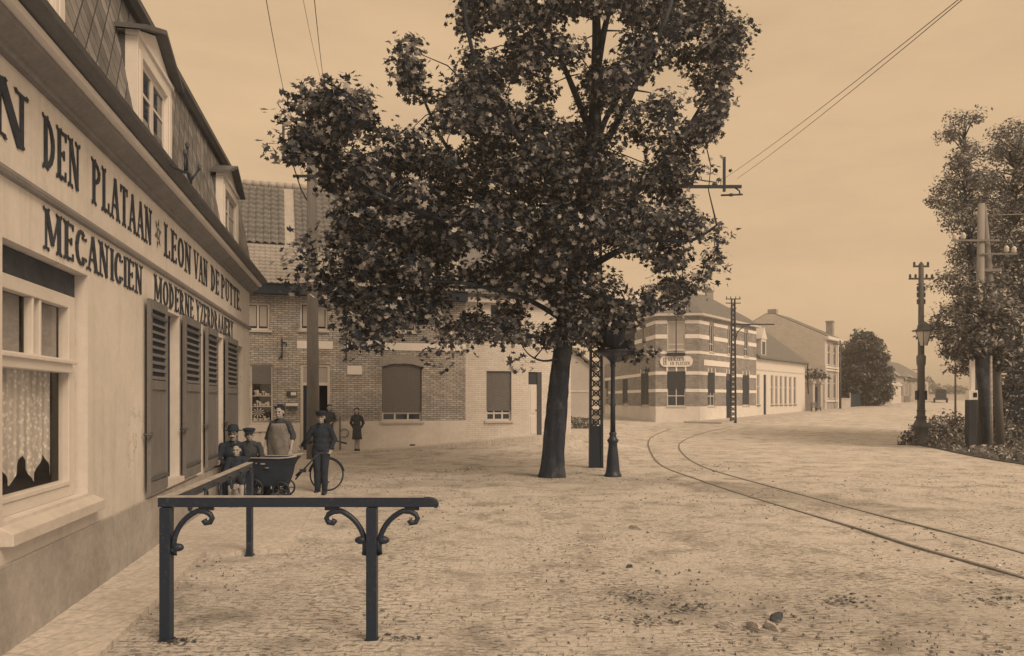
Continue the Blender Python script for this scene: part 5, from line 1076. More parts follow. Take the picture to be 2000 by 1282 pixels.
# hedge on the right
def hedge(name, label, x0, x1, y0, y1, z0, z1, n, ls, mat='acacia_leaf', rot=0, loc=None):
    T = thing(name, label, 'hedge', loc or ((x0+x1)/2, (y0+y1)/2, z0)); l = T.location
    m = MB(); m.box(x0-l[0]+.12, x1-l[0]-.12, y0-l[1]+.12, y1-l[1]-.12, -.1, z1-z0-.12); m.build('stems', MATS['hedge_core'], T)
    f = RNG.integers(0, 4, n); u = RNG.uniform(0,1,(n,3)); C = np.stack([x0+(x1-x0)*u[:,0], y0+(y1-y0)*u[:,1], z0+(z1-z0)*u[:,2]], 1)
    C[f == 0, 1] = y0; C[f == 1, 0] = x0; C[f == 2, 2] = z1; C[f == 3, 1] = y1; C += RNG.normal(size=C.shape)*.07; leaves('foliage', C-np.array(l), RNG.normal(size=C.shape)+np.array([0,-.3,.6]), RNG.uniform(*ls, n), MATS[mat], T, 3); return T
p0 = P(1938,782,30.5); hedge('clipped_hedge', 'clipped hedge behind the thin pale post at the right edge', p0.x, p0.x+4.2, 29.6, 31.2, 0, 2.25, 5200, (.10,.2))
# verge of grass and weeds: one ground cover object
vp = [(1783,858),(1800,872),(1830,877),(1860,884),(1900,892),(1950,901),(2010,910),(2200,935)]
edge = [G(*q) for q in vp]; back = Vector((60, 40, 0)); vg = MB()
outl = [(p.x, p.y) for p in edge]+[(30,17),(34,40),(28,46),(21.5,37),(17.0,31.5)]
def pin(x, y):
    c = False; n = len(outl)
    for i in range(n):
        (ax, ay), (bx, by) = outl[i], outl[(i+1) % n]
        if (ay > y) != (by > y) and x < (bx-ax)*(y-ay)/(by-ay)+ax: c = not c
    return c
vg.slab(outl, -.2, .03); 
bm_ = vg.build('verge', M('verge_soil', 84, .95, .35, 1.5, .6, 8)); tag(bm_, kind='structure')
C = []; S = []
while len(C) < 17000:
    x = random.uniform(13, 34); y = random.uniform(17, 46)
    if not pin(x, y): continue
    mound = .55*math.exp(-((x-16.5)/2.2)**2-((y-31.5)/4.0)**2)+.10
    px = 1000+1500*x/y
    if px > 2080 and random.random() < .8: continue
    if px > 1900 and y < 28: mound = .12
    t = random.random(); C.append((x, y, .03+mound*t+random.uniform(0,.04))); S.append(random.uniform(.08,.2))
C = np.array(C); tag(leaves('verge_grass', C, RNG.normal(size=C.shape)+np.array([0,-.2,.3]), np.array(S), MATS['grass'], None, 3), 'rough grass and weeds covering the verge on the right', 'grass', kind='stuff')
for i, (px, Y_, s_, lab) in enumerate(((1788, 28.3, .55, 'small bush hugging the foot of the ornate lamp post'), (1840, 29.5, 1.15, 'leafy bank of ivy right of the ornate lamp post'), (1868, 31, 1.1, 'leafy bush just left of the dark post'), (1975, 27.3, .9, 'low dark bush in front of the clipped hedge'))):
    T = thing('verge_bush', lab, 'bush', ((px-1000)/1500*Y_, Y_, 0)); n = (500, 1500, 1300, 1000)[i]; v = RNG.normal(size=(n,3)); v /= np.linalg.norm(v, axis=1)[:,None]; v[:,2] = abs(v[:,2])
    leaves('foliage', v*np.array([s_*1.1, s_, s_*(1.2 if i else 1.3)*.8])*RNG.uniform(.5,1,(n,1))**.5*(1+.25*np.sin(v[:,:1]*6+i)*np.cos(v[:,1:2]*5)), v+RNG.normal(size=(n,3))*.6, RNG.uniform(.09,.18,n), MATS['grass' if i in (1,2) else 'acacia_leaf'], T, 3)
    m = MB()
    for k in range(9): a = k*.7; m.tube([(0,0,-.05),(s_*.5*math.cos(a), s_*.5*math.sin(a), s_*.55)], [.02,.008], 4)
    m.build('stems', MATS['bark'], T)
# stones in the foreground
def stone(px, py, s, lab, mat='rubble', grp=None, sq=(1,.7,.45)):
    p = G(px, py); p.z = gz(p.x, p.y); bm = bmesh.new(); bmesh.ops.create_icosphere(bm, subdivisions=4, radius=1); r = random.Random(px)
    for v in bm.verts:
        for ax in (Vector((1,.3,.2)), Vector((-.4,1,.1)), Vector((-.5,-.7,.5)), Vector((.2,-.3,1)), Vector((.6,-.9,-.1))):
            ax = ax.normalized(); dd_ = v.co.dot(ax)-.62
            if dd_ > 0: v.co -= ax*dd_*.95
        k = 1+.12*math.sin(v.co.x*3+px)+.2*math.sin(v.co.y*4+py)+r.uniform(-.08,.08); v.co = Vector((v.co.x*sq[0], v.co.y*sq[1], v.co.z*sq[2]))*k*s
    bmesh.ops.bevel  # keep edges crisp
    me = bpy.data.meshes.new('paving_stone'); bm.to_mesh(me); bm.free(); me.materials.append(MATS[mat]); o = bpy.data.objects.new('loose_stone', me); COL.objects.link(o); o.location = p+Vector((0,0,s*.15)); o.rotation_euler = (r.uniform(-.2,.2), r.uniform(-.2,.2), r.uniform(0,3)); tag(o, lab, 'stone', grp); return o
M('stone_dark', 70, .9, .3, 6, .5, 20)
stone(1240, 1034, .11, 'pale lump of stone lying alone in mid square', 'rubble'); stone(1266, 1042, .035, 'small dark chip right of the lone pale stone', 'stone_dark')
for px, py, s, mt_, lab in ((1418,1224,.085,'rubble','pale broken cobble at the left end of the loose stone group'), (1472,1226,.085,'rubble','pale cobble in the middle of the loose stone group'), (1508,1226,.075,'rubble','pale low cobble at the right front of the loose stone group'), (1518,1208,.085,'stone_dark','flat dark cobble behind the others in the loose stone group')):
    stone(px, py, s, lab, mt_, 'loose cobbles on the square', (1,.7,.42))
stone(1230, 1107, .035, 'small stone chip below the lone pale stone', 'stone_dark'); stone(1618, 1108, .04, 'small dark flat chip on the square left of the near rail', 'stone_dark', sq=(1,.5,.25)); stone(1950, 1105, .03, 'tiny white stone by the near rail at the right edge', 'plate')
# gravel crumbs, clods and dry leaves: uncountable litter
m = MB(); r = random.Random(9)
for i in range(4200):
    y = 4.2+13*r.random()**1.5; x = r.uniform(-.62, .78)*y
    if x < -.197*y-1.7 : continue
    dens = math.sin(x*1.3+y*.7)+math.sin(x*.6-y*1.1+1)+r.uniform(-1.2,1.2)
    if dens < -.2: continue
    s_ = r.uniform(.003, .009)*(1+y*.07); z = gz(x, y)+.004; a = r.uniform(0, 3.14); ca, sa = math.cos(a)*s_*r.uniform(1,2.6), math.sin(a)*s_*r.uniform(1,1.6)
    h_ = s_*r.uniform(.2,.6); q_ = r.uniform(-.3,.3)
    m.add([(x-ca,y-sa,z-.01),(x+sa*.6,y-ca*.6,z-.01),(x+ca,y+sa,z-.01),(x-sa*.6,y+ca*.6,z-.01),(x-ca*.6,y-sa*.6,z+h_*(1+q_)),(x+sa*.3,y-ca*.3,z+h_),(x+ca*.6,y+sa*.6,z+h_*(1-q_)),(x-sa*.3,y+ca*.3,z+h_)], [(0,1,5,4),(1,2,6,5),(2,3,7,6),(3,0,4,7),(4,5,6,7)])
tag(m.build('gravel', MATS['litter_dark']), 'scattered crumbs and small pebbles over the dusty square', 'gravel', kind='stuff')
C = []
for cx, cy, sx, sy, n in ((780,1252,35,7,70),(930,918,60,6,90),(1240,1168,60,18,90),(1345,1190,60,16,70),(1650,1175,50,12,60),(350,1255,40,8,50),(1150,925,60,10,60),(1280,1215,60,14,60),(1370,918,60,10,120),(1420,912,50,8,120),(880,920,40,5,50),(1950,1170,60,20,60),(1075,935,45,6,90)):
    for _ in range(n):
        g = G(cx+random.gauss(0,sx*.5), cy+random.gauss(0,sy*.5)); C.append((g.x, g.y, gz(g.x,g.y)+.012))
C = np.array(C); tag(leaves('leaf_litter', C, RNG.normal(size=C.shape)*.25+np.array([0,0,1]), RNG.uniform(.018,.045,len(C)), MATS['dry_leaf'], None, 5), 'dry fallen leaves and dirt scraps on the square', 'leaf litter', kind='stuff')
# ------------------------------------------------------------------ people (metres, then scaled to survey units)
def capsule(bm, a, b, ra, rb, n=12):
    a, b = Vector(a), Vector(b); d = b-a; L = d.length
    if L < 1e-5: d = Vector((0,0,1)); L = 1e-4
    q = d.to_track_quat('Z', 'Y').to_matrix().to_4x4()
    r = bmesh.ops.create_cone(bm, cap_ends=True, segments=n, radius1=ra, radius2=rb, depth=L, matrix=Matrix.Translation((a+b)/2) @ q)
    for p, rr in ((a, ra), (b, rb)): bmesh.ops.create_uvsphere(bm, u_segments=n, v_segments=8, radius=rr, matrix=Matrix.Translation(p))
def ell(bm, c, r, rot=(0,0,0), n=16):
    m = Matrix.Translation(c) @ Euler(rot).to_matrix().to_4x4() @ Matrix.Diagonal((*r, 1)); bmesh.ops.create_uvsphere(bm, u_segments=n, v_segments=10, radius=1, matrix=m)
def finish(bm, name, mat, parent, vox=.011, smooth=2, xf=None):
    if xf is not None: bmesh.ops.transform(bm, matrix=xf, verts=bm.verts)
    me = bpy.data.meshes.new(name); bm.to_mesh(me); bm.free(); me.materials.append(mat); o = bpy.data.objects.new(name, me); COL.objects.link(o); o.parent = parent
    if vox:
        r = o.modifiers.new('remesh', 'REMESH'); r.mode = 'VOXEL'; r.voxel_size = vox; r.use_smooth_shade = True
        if name in ('jacket','trousers','dress_top','shoes'):
            tx = bpy.data.textures.new('cloth_folds', 'CLOUDS'); tx.noise_scale = .09; dsp = o.modifiers.new('folds', 'DISPLACE'); dsp.texture = tx; dsp.strength = .022; dsp.mid_level = .25
        s = o.modifiers.new('smooth', 'SMOOTH'); s.iterations = smooth; s.factor = .5
    else:
        for p in me.polygons: p.use_smooth = True
    return o
def V(*a): return Vector(a)
def hand(bm, wr, d, nrm, sg, curl=.5, sc_=1.0):
    """palm, four unequal curled fingers and a thumb leaving the side of the palm"""
    d = Vector(d).normalized(); nrm = Vector(nrm); nrm = (nrm-d*nrm.dot(d)).normalized(); sd_ = d.cross(nrm)*sg
    pc_ = Vector(wr)+d*.05*sc_; 
    for t in (-.026, -.009, .009, .026): capsule(bm, Vector(wr)+sd_*t*.6*sc_, Vector(wr)+d*.085*sc_+sd_*t*sc_, .014*sc_, .0125*sc_, 8)
    for t, L in ((-.030,.060), (-.010,.072), (.010,.075), (.030,.066)):
        k = Vector(wr)+d*.09*sc_+sd_*t*sc_; a = k+(d*math.cos(curl)+nrm*math.sin(curl))*L*.5*sc_; b = a+(d*math.cos(curl*2.2)+nrm*math.sin(curl*2.2))*L*.5*sc_
        capsule(bm, k, a, .0098*sc_, .009*sc_, 8); capsule(bm, a, b, .009*sc_, .0078*sc_, 8)
    k = Vector(wr)+d*.03*sc_+sd_*.026*sc_; a = k+(d*.6+sd_*.7+nrm*.3).normalized()*.035*sc_; b = a+(d*.9+sd_*.25+nrm*.5).normalized()*.032*sc_
    capsule(bm, k, a, .013*sc_, .011*sc_, 8); capsule(bm, a, b, .011*sc_, .009*sc_, 8)
def head_shape(bm, c, rz, s=1.0, tilt=0):
    """c = centre of the skull; face looks to -Y before rotation rz"""
    M_ = Matrix.Translation(c) @ Matrix.Rotation(rz, 4, 'Z') @ Matrix.Rotation(tilt, 4, 'X')
    def e(p, r, rot=(0,0,0)): 
        m = M_ @ Matrix.Translation(Vector(p)*s) @ Euler(rot).to_matrix().to_4x4() @ Matrix.Diagonal((r[0]*s, r[1]*s, r[2]*s, 1)); bmesh.ops.create_uvsphere(bm, u_segments=16, v_segments=12, radius=1, matrix=m)
    e((0,.01,.03), (.076,.095,.090)); e((0,-.018,-.045), (.058,.070,.068)); e((0,-.055,-.092), (.026,.024,.022)); e((0,-.083,.018), (.050,.014,.010)); e((0,-.098,-.018), (.011,.014,.020)); e((0,-.106,-.032), (.016,.014,.010))
    e((.036,-.074,-.028), (.02,.014,.014)); e((-.036,-.074,-.028), (.02,.014,.014)); e((0,-.087,-.062), (.024,.010,.0055)); e((0,-.085,-.071), (.020,.010,.006)); e((.077,.01,-.008), (.010,.018,.030)); e((-.077,.01,-.008), (.010,.018,.030))
    return M_
def face_bits(T, M_, s, hairkind, hat, moustache=False):
    bm = bmesh.new()
    for x in (-.031, .031): bmesh.ops.create_uvsphere(bm, u_segments=8, v_segments=6, radius=1, matrix=M_ @ Matrix.Translation(Vector((x,-.080,0))*s) @ Matrix.Diagonal((.0125*s,.010*s,.0065*s,1)))
    for x in (-.032, .032): bmesh.ops.create_uvsphere(bm, u_segments=8, v_segments=6, radius=1, matrix=M_ @ Matrix.Translation(Vector((x,-.087,.021))*s) @ Matrix.Diagonal((.018*s,.007*s,.0045*s,1)))
    finish(bm, 'eyes', MATS['eye_dark'], T, 0)
    if moustache:
        bm = bmesh.new()
        for x in (-.016,.016): bmesh.ops.create_uvsphere(bm, u_segments=8, v_segments=6, radius=1, matrix=M_ @ Matrix.Translation(Vector((x,-.100,-.049))*s) @ Matrix.Rotation(.3 if x > 0 else -.3, 4, 'Y') @ Matrix.Diagonal((.022*s,.010*s,.0085*s,1)))
        finish(bm, 'moustache', MATS['hair'], T, 0)
    if hairkind:
        bm = bmesh.new()
        def e(p, r): bmesh.ops.create_uvsphere(bm, u_segments=16, v_segments=10, radius=1, matrix=M_ @ Matrix.Translation(Vector(p)*s) @ Matrix.Diagonal((r[0]*s,r[1]*s,r[2]*s,1)))
        e((0,.022,.052), (.083,.093,.082)); e((0,.055,-.01), (.077,.060,.075))
        for i in range(14): a = i/13*math.pi; e((.078*math.cos(a), -.055*math.sin(a)+.01, .075+.02*math.sin(a*5)), (.022,.022,.022))
        if hairkind == 'long': e((.062,.03,-.05), (.025,.05,.07)); e((-.062,.03,-.05), (.025,.05,.07)); e((0,.07,-.06), (.065,.035,.08))
        if hairkind == 'messy':
            for i in range(16): e((random.uniform(-.07,.07), random.uniform(-.06,.08), random.uniform(.09,.135)), (.024,.024,.02))
        finish(bm, 'hair', MATS['hair'] if hairkind != 'fair' else MATS['apron'], T, .008*s, 1)
    if hat:
        m = MB(); m.T = M_ @ Matrix.Scale(s, 4)
        if hat == 'felt': m.lathe([(.0,.055),(.165,.066),(.172,.076),(.160,.078),(.096,.072),(.094,.10),(.088,.135),(.072,.165),(.04,.178),(0,.18)], 20, (0,.012,0))
        elif hat == 'cap':
            m.lathe([(.0,.055),(.092,.055),(.100,.075),(.118,.098),(.112,.118),(.07,.132),(0,.136)], 20, (0,.015,0)); m.add([(math.sin(a)*.088, -.015-math.cos(a)*(.072+ext), .055-dz) for ext, dz in ((0,0),(.055,.022)) for a in [x*.22 for x in range(-5,6)]], [(i, i+1, i+12, i+11) for i in range(10)], True); m.add([(math.sin(a)*.088, -.015-math.cos(a)*(.072+ext), .063-dz) for ext, dz in ((0,0),(.057,.022)) for a in [x*.22 for x in range(-5,6)]], [(i+11, i+12, i+1, i) for i in range(10)], True)
        elif hat == 'bonnet': m.lathe([(.0,.03),(.085,.03),(.095,.06),(.09,.11),(.06,.135),(0,.14)], 16, (0,.02,0))
        m.build('hat', MATS['cloth_dark'] if hat != 'bonnet' else MATS['cloth_grey'], T)
def person(label, loc, rz, J, s=1.0, top='cloth_dark', legs='cloth_dark', dress=False, bare_arms=None, bare_legs=False, hair='short', hat=None, moustache=False, apron=False, skirt=None, collar=False, hrz=0, tilt=0, curl=.5, shoes='boot', girth=1.0, group=None):
    """J: joints in metres (person of 1.7 m), -Y forward"""
    T = thing('person', label, 'person', loc, rz, group); T.scale = (s/K,)*3
    j = {k: Vector(v) for k, v in J.items()}
    for k in list(j):
        if k.endswith('_'): j[k+'L'] = j[k].copy(); j[k+'R'] = Vector((-j[k].x, j[k].y, j[k].z))
    bm = bmesh.new()
    nb = j['neck']; hc = j['head']; ch = j['chest']; hp = j['hip']
    M_ = head_shape(bm, hc, hrz, 1.06, tilt); capsule(bm, nb, hc+V(0,.015,-.05), .056, .050)
    g = girth
    ell(bm, ch, (.145*g,.10*g,.15)); ell(bm, (ch+hp)/2, (.125*g,.095*g,.15)); ell(bm, hp, (.145*g,.105*g,.11)); capsule(bm, j['shL'], j['shR'], .05, .05); capsule(bm, ch+V(0,0,.1), nb, .07, .058)
    for q in 'LR':
        sg = 1 if q == 'L' else -1
        capsule(bm, j['sh'+q], j['el'+q], .046, .036); capsule(bm, j['el'+q], j['wr'+q], .036, .024)
        d = j['wr'+q]-j['el'+q]; hand(bm, j['wr'+q], d, j.get('hn', V(0,-.3,0) if abs(d.normalized().z) > .6 else V(0,0,-1)), -sg if True else sg, curl)
        capsule(bm, j['th'+q], j['kn'+q], .078*g, .052); capsule(bm, j['kn'+q], j['kn'+q]+(j['an'+q]-j['kn'+q])*.35, .05, .052); capsule(bm, j['kn'+q]+(j['an'+q]-j['kn'+q])*.3, j['an'+q], .052, .034)
        f = j['to'+q]-j['an'+q]; capsule(bm, j['an'+q]+V(0,.02,-.03), j['to'+q], .034, .026)
    finish(bm, 'body', MATS['skin'], T, .0085)
    face_bits(T, M_, 1.06, hair, hat, moustache)
    e = .014
    bm = bmesh.new(); ell(bm, ch, (.152*g,.11*g,.16)); ell(bm, (ch+hp)/2, (.148*g,.108*g,.17)); capsule(bm, j['shL'], j['shR'], .052, .052); capsule(bm, ch+V(0,0,.12), nb+V(0,0,.005), .085, .062); capsule(bm, nb+V(0,.01,0), j['shL'], .055, .045); capsule(bm, nb+V(0,.01,0), j['shR'], .055, .045)
    ell(bm, hp+V(0,0,.03), (.158*g,.118*g,.12))
    for q in 'LR':
        capsule(bm, j['sh'+q], j['el'+q], .058, .050)
        if bare_arms != 'fore': capsule(bm, j['el'+q], j['wr'+q]-(j['wr'+q]-j['el'+q])*.04, .048, .035)
        else: capsule(bm, j['el'+q], j['el'+q]+(j['wr'+q]-j['el'+q])*.25, .052, .050)
        a, b = j['sh'+q], j['el'+q]
        for t in (.3,.55,.8): ell(bm, a+(b-a)*t+V(.004*(1 if q == 'L' else -1),0,0), (.056-.008*t+.004,)*3)
    finish(bm, 'jacket' if not dress else 'dress_top', MATS[top], T, .011, 2)
    if not bare_legs or skirt is None:
        bm = bmesh.new(); ell(bm, hp, (.155*g,.115*g,.10))
        for q in 'LR':
            capsule(bm, j['th'+q], j['kn'+q], .094*g, .070)
            if not bare_legs: capsule(bm, j['kn'+q], j['an'+q]+V(0,0,.02), .068, .056)
        finish(bm, 'trousers', MATS[legs], T, .012, 2)
    if skirt:
        m = MB(); z0, z1 = skirt; nn = 28; vs = []; 
        for t in [i/7 for i in range(8)]:
            for k in range(nn): a = 2*math.pi*k/nn; rr = 1+.5*t*(.62)+.05*t*math.sin(a*7)+.03*t*math.sin(a*3+1); vs.append((hp.x+.155*g*rr*math.cos(a), hp.y+.125*g*rr*math.sin(a), z1+(z0-z1)*t))
        m.add(vs, [(i*nn+k, i*nn+(k+1) % nn, (i+1)*nn+(k+1) % nn, (i+1)*nn+k) for i in range(7) for k in range(nn)]+[tuple(range(nn)), tuple(reversed(range(7*nn, 8*nn)))], True); m.build('skirt', MATS[top], T)
    bm = bmesh.new()
    for q in 'LR': capsule(bm, j['an'+q]+V(0,.025,-.045), j['to'+q]+V(0,0,.005), .042, .038); capsule(bm, j['an'+q]+V(0,.01,-.04), j['an'+q]+V(0,.01,.05 if not bare_legs else .02), .045, .046)
    finish(bm, 'shoes', MATS[shoes], T, .011, 1)
    if collar:
        m = MB(); n_ = nb+V(0,-.06,.0); m.add([tuple(n_+V(-.05,.015,.02)), tuple(n_+V(0,-.035,-.09)), tuple(n_+V(.05,.015,.02)), tuple(n_+V(0,.0,.0))], [(0,1,3),(3,1,2)]); m.build('collar', MATS['shirt'], T)
    if apron:
        m = MB(); cols = 13; vs = []; zs = [1.36,1.28,1.15,1.02,.92,.78,.64,.50]
        for zz in zs:
            hw = .15+.08*sm(1.36-zz, 0, .2) if zz > 1.1 else .235
            for c in range(cols):
                u = -1+2*c/(cols-1); an = u*1.15; rx, ry = hw/math.sin(1.15), .125+.02*(1.36-zz); vs.append((hp.x+rx*math.sin(an)*.98, hp.y-.02-ry*math.cos(an)*1.12-.022*math.sin(c*1.3+zz*7)*(1.42-zz)-.008*math.sin(c*2.9+zz*21), zz))
        m.add(vs, [(i*cols+c, i*cols+c+1, (i+1)*cols+c+1, (i+1)*cols+c) for i in range(len(zs)-1) for c in range(cols-1)], True); o = m.build('apron', MATS['apron'], T); sd2 = o.modifiers.new('thick', 'SOLIDIFY'); sd2.thickness = .012
    return T
STAND = dict(head=(0,-.015,1.575), neck=(0,.01,1.42), chest=(0,0,1.23), hip=(0,0,.95), sh_=(.158,.01,1.355), el_=(.225,.03,1.09), wr_=(.235,-.06,.85), th_=(.085,0,.90), kn_=(.10,-.02,.50), an_=(.11,.02,.09), to_=(.13,-.13,.035))
def var(J, **k): d = dict(J); d.update({a.replace('__', '_'): b for a, b in k.items()}); return d
def LR(J):
    d = {}
    for k, v in J.items():
        if k.endswith('_'): d[k+'L'.replace('_','')] = v; d[k[:-1]+'L'] = v; d[k[:-1]+'R'] = (-v[0], v[1], v[2]); d.pop(k+'L', None)
        else: d[k] = v
    return d
ST = LR(STAND)
def loc_at(px, foot, Y=None):
    Y = Y or 1500*EYE/(foot-782); x = (px-1000)/1500*Y; return (x, Y, gz(x, Y))
# man in the leather apron, hands down on the rim of the tub cart
person('standing man with rolled sleeves and long leather apron behind the black cart', (*loc_at(547, 0, 13.3)[:2], .045), R(-8), var(ST, elL=(.26,.03,1.12), wrL=(.27,-.10,.88), elR=(-.26,.03,1.12), wrR=(-.27,-.10,.88)), 1.02, top='cloth_grey', legs='cloth_dark', bare_arms='fore', hair='messy', apron=True, curl=.35, girth=1.12)
# youth holding the bicycle
g = loc_at(627, 966)
person('youth in dark jacket and cap standing in front of the bicycle', (g[0], g[1], g[2]), R(4), var(ST, elL=(.27,.05,1.13), wrL=(.20,-.02,.93), elR=(-.29,.02,1.13), wrR=(-.40,.14,1.00), anL=(.07,.02,.09), toL=(.08,-.13,.035), anR=(-.07,.02,.09), toR=(-.08,-.13,.035), knL=(.075,-.02,.5), knR=(-.075,-.02,.5)), .985, hair='short', hat='cap', curl=.8, girth=1.08, legs='cloth_dark')
# girl by the wall
g = ((697-1000)/1500*23.75, 23.75, 0)
person('girl in a short dark smock dress standing alone against the plinth', (g[0], g[1], .04), R(3), var(ST, wrL=(.15,.10,.95), elL=(.24,.08,1.12), wrR=(-.15,.10,.95), elR=(-.24,.08,1.12), anL=(.06,.02,.09), toL=(.09,-.13,.035), anR=(-.05,.02,.09), toR=(-.05,-.13,.035), knL=(.06,0,.5), knR=(-.055,0,.5)), .925, top='cloth_grey', dress=True, bare_legs=True, hair='long', skirt=(.50,1.0), girth=.95)
# woman in the doorway
q = FB.w(FB.s(642), -.12, .12)
person('woman leaning in the shop doorway behind the wooden pole', tuple(q), FB.rz+R(10), var(ST, wrL=(.10,-.12,1.05), elL=(.25,-.0,1.12)), .94, top='cloth_grey', dress=True, hair='long', skirt=(.25,1.0), bare_legs=True)
# people sitting on the bench by the wall
SIT = LR(dict(head=(0,-.04,1.215), neck=(0,-.01,1.06), chest=(0,.0,.86), hip=(0,.04,.56), sh_=(.18,.0,1.01), el_=(.25,-.06,.76), wr_=(.13,-.26,.66), th_=(.09,-.02,.53), kn_=(.14,-.44,.52), an_=(.13,-.42,.09), to_=(.15,-.57,.035)))
bq = (455-1000)/1500*12.35; WALLX = lambda y: -2.28-.197*y
bx = bq
person('seated man in dark suit and felt hat with a moustache, against the cafe wall', (bq, 12.35, .045), R(22), SIT, 1.0, hair='short', hat='felt', moustache=True, collar=True, hrz=R(-8), girth=1.15)
person('seated man in flat cap beside the man in the felt hat', ((487-1000)/1500*12.9, 12.9, .045), R(14), var(SIT, wrL=(.2,-.3,.62)), .97, top='cloth_grey', hair='short', hat='cap', hrz=R(10), girth=1.05)
CH = LR(dict(head=(0,-.02,1.06), neck=(0,.0,.905), chest=(0,.0,.75), hip=(0,.03,.50), sh_=(.13,.0,.87), el_=(.19,-.02,.66), wr_=(.12,-.18,.56), th_=(.07,-.02,.48), kn_=(.10,-.34,.46), an_=(.10,-.33,.09), to_=(.11,-.45,.035)))
person('small bare legged child sitting in front of the man in the felt hat', ((462-1000)/1500*11.95, 11.95, .045), R(18), CH, .90, hair='short', bare_legs=True, hrz=R(-10), girth=.85)
T_ = thing('wall_bench', 'low dark wooden bench under the seated people by the cafe wall', 'bench', ((463-1000)/1500*12.55, 12.55, .045), R(30))
m = MB(); m.box(-.62,.62,-.10,.22,.34,.385); m.build('seat', MATS['dark_wood'], T_)
for a in (-.52,.46): m = MB(); m.box(a, a+.06, -.06, .2, 0, .34); m.build('leg', MATS['dark_wood'], T_)
# small dog by the child
T_ = thing('dog', 'small pale faced dog sitting at the feet of the seated people', 'dog', ((459-1000)/1500*11.55, 11.55, .045), R(15)); T_.scale = (1/K,)*3
bm = bmesh.new(); ell(bm, (0,.10,.14), (.09,.12,.11)); capsule(bm, (0,.05,.14), (0,-.03,.27), .085, .06); ell(bm, (0,-.06,.34), (.06,.065,.058)); capsule(bm, (0,-.09,.325), (0,-.145,.312), .032, .022)
for x in (-.045,.045): capsule(bm, (x,-.03,.20), (x,-.06,.03), .028, .02); capsule(bm, (x,-.06,.02), (x,-.09,.018), .02, .018); capsule(bm, (x*1.7,.14,.08), (x*1.7,.02,.05), .045, .03); capsule(bm, (x*1.7,.02,.05), (x*1.7,-.03,.02), .02, .018); capsule(bm, (x*1.15,-.04,.385), (x*1.5,-.045,.335), .018, .012)
capsule(bm, (0,.20,.08), (.08,.30,.05), .02, .01); finish(bm, 'body', M('dog_coat', 128, .9, .4, 6), T_, .008, 1)
m = MB(); m.ball((0,-.165,.315), (.012,.01,.009)); m.ball((.024,-.112,.352), .008); m.ball((-.024,-.112,.352), .008); m.build('face_marks', MATS['eye_dark'], T_)
# ------------------------------------------------------------------ black tub cart
cx_ = (528-1000)/1500*12.7; CT = thing('hand_cart', 'black flared tub cart with a light rim and a long drawbar', 'cart', (cx_, 12.7, .045), R(4))
m = MB()
def ringq(w0, w1, d, z): return [(-w0,-d,z),(w1,-d,z),(w1,d,z),(-w0,d,z)]
lv = [(.33,.28,.17,.20),(.37,.33,.20,.36),(.38,.36,.22,.52),(.38,.40,.24,.60),(.39,.46,.25,.665)]
vs = []; 
for a, b, d, z in lv: vs += ringq(a, b, d, z)
for a, b, d, z in reversed(lv): vs += [(x*.95, y*.92, zz+(.03 if z < .25 else 0)) for x, y, zz in ringq(a, b, d, z)]
nl = len(lv)*2; m.add(vs, [(i*4+k, i*4+(k+1) % 4, (i+1)*4+(k+1) % 4, (i+1)*4+k) for i in range(nl-1) for k in range(4)]+[(3,2,1,0), tuple((nl-1)*4+k for k in range(4))]); m.build('tub', MATS['dark_wood'], CT, bevel=.004)
m = MB(); m.tube([(-.40,-.26,.67),(.2,-.26,.663),(.34,-.26,.672),(.48,-.26,.70)], .014, 6); m.tube([(-.40,.26,.67),(.2,.26,.663),(.48,.26,.70)], .014, 6); m.build('rim', MATS['worn_edge'], CT)
for x, y in ((-.22,-.24),(-.22,.24),(.22,-.22),(.22,.22)):
    m = MB(); n = 20; r_ = .155 if x < 0 else .13
    m.tube([(x+r_*math.cos(2*math.pi*k/n), y, r_+.01+r_*math.sin(2*math.pi*k/n)) for k in range(n+1)], .016, 6, False)
    for k in range(6): a = math.pi*k/3; m.tube([(x,y,r_+.01),(x+r_*math.cos(a),y,r_+.01+r_*math.sin(a))], .008, 5)
    m.tube([(x,y-.03,r_+.01),(x,y+.03,r_+.01)], .03, 8); m.build('wheel', MATS['dark_iron'], CT)
m = MB(); m.tube([(.42,-.05,.30),(.55,-.1,.45),(.82,-.2,.74)], .014, 6); m.box(.50,.60,-.14,-.06,.42,.47); m.tube([(.43,-.05,.36),(.50,-.07,.42)], .02, 6); m.tube([(.72,-.2,.74),(.92,-.2,.74)], .014, 6); m.build('drawbar', MATS['dark_iron'], CT)
m = MB(); m.box(-.1,-.03,-.236,-.226,.56,.585); m.ball((-.17,-.235,.58), .012); m.lathe([(.03,0),(.034,.01),(.02,.012)], 10, (.0,-.236,.50)); m.build('fitting', MATS['chrome'], CT)
# ------------------------------------------------------------------ bicycle seen almost end on, front wheel turned
hx, hy = (638-1000)/1500*13.95, 13.95; BK = thing('bicycle', 'black bicycle with upright handlebars held by the youth', 'bicycle', (hx, hy, 0), R(0)); BK.scale = (1/K,)*3
def wheel(c, ang, r_=.335):
    m = MB(); n = 36; u = V(math.cos(ang), math.sin(ang), 0); c = Vector(c)
    m.tube([c+u*r_*math.cos(2*math.pi*k/n)+V(0,0,r_*math.sin(2*math.pi*k/n)) for k in range(n+1)], .016, 8, False); o = m.build('wheel', MATS['rubber'], BK)
    m = MB(); nn = u.cross(V(0,0,1))
    for k in range(18): a = 2*math.pi*k/18; m.tube([c+nn*.025*(-1)**k, c+u*(r_-.015)*math.cos(a)+V(0,0,(r_-.015)*math.sin(a))], .0022, 4)
    m.tube([c-nn*.045, c+nn*.045], .018, 8); m.build('spokes', MATS['chrome'], o)
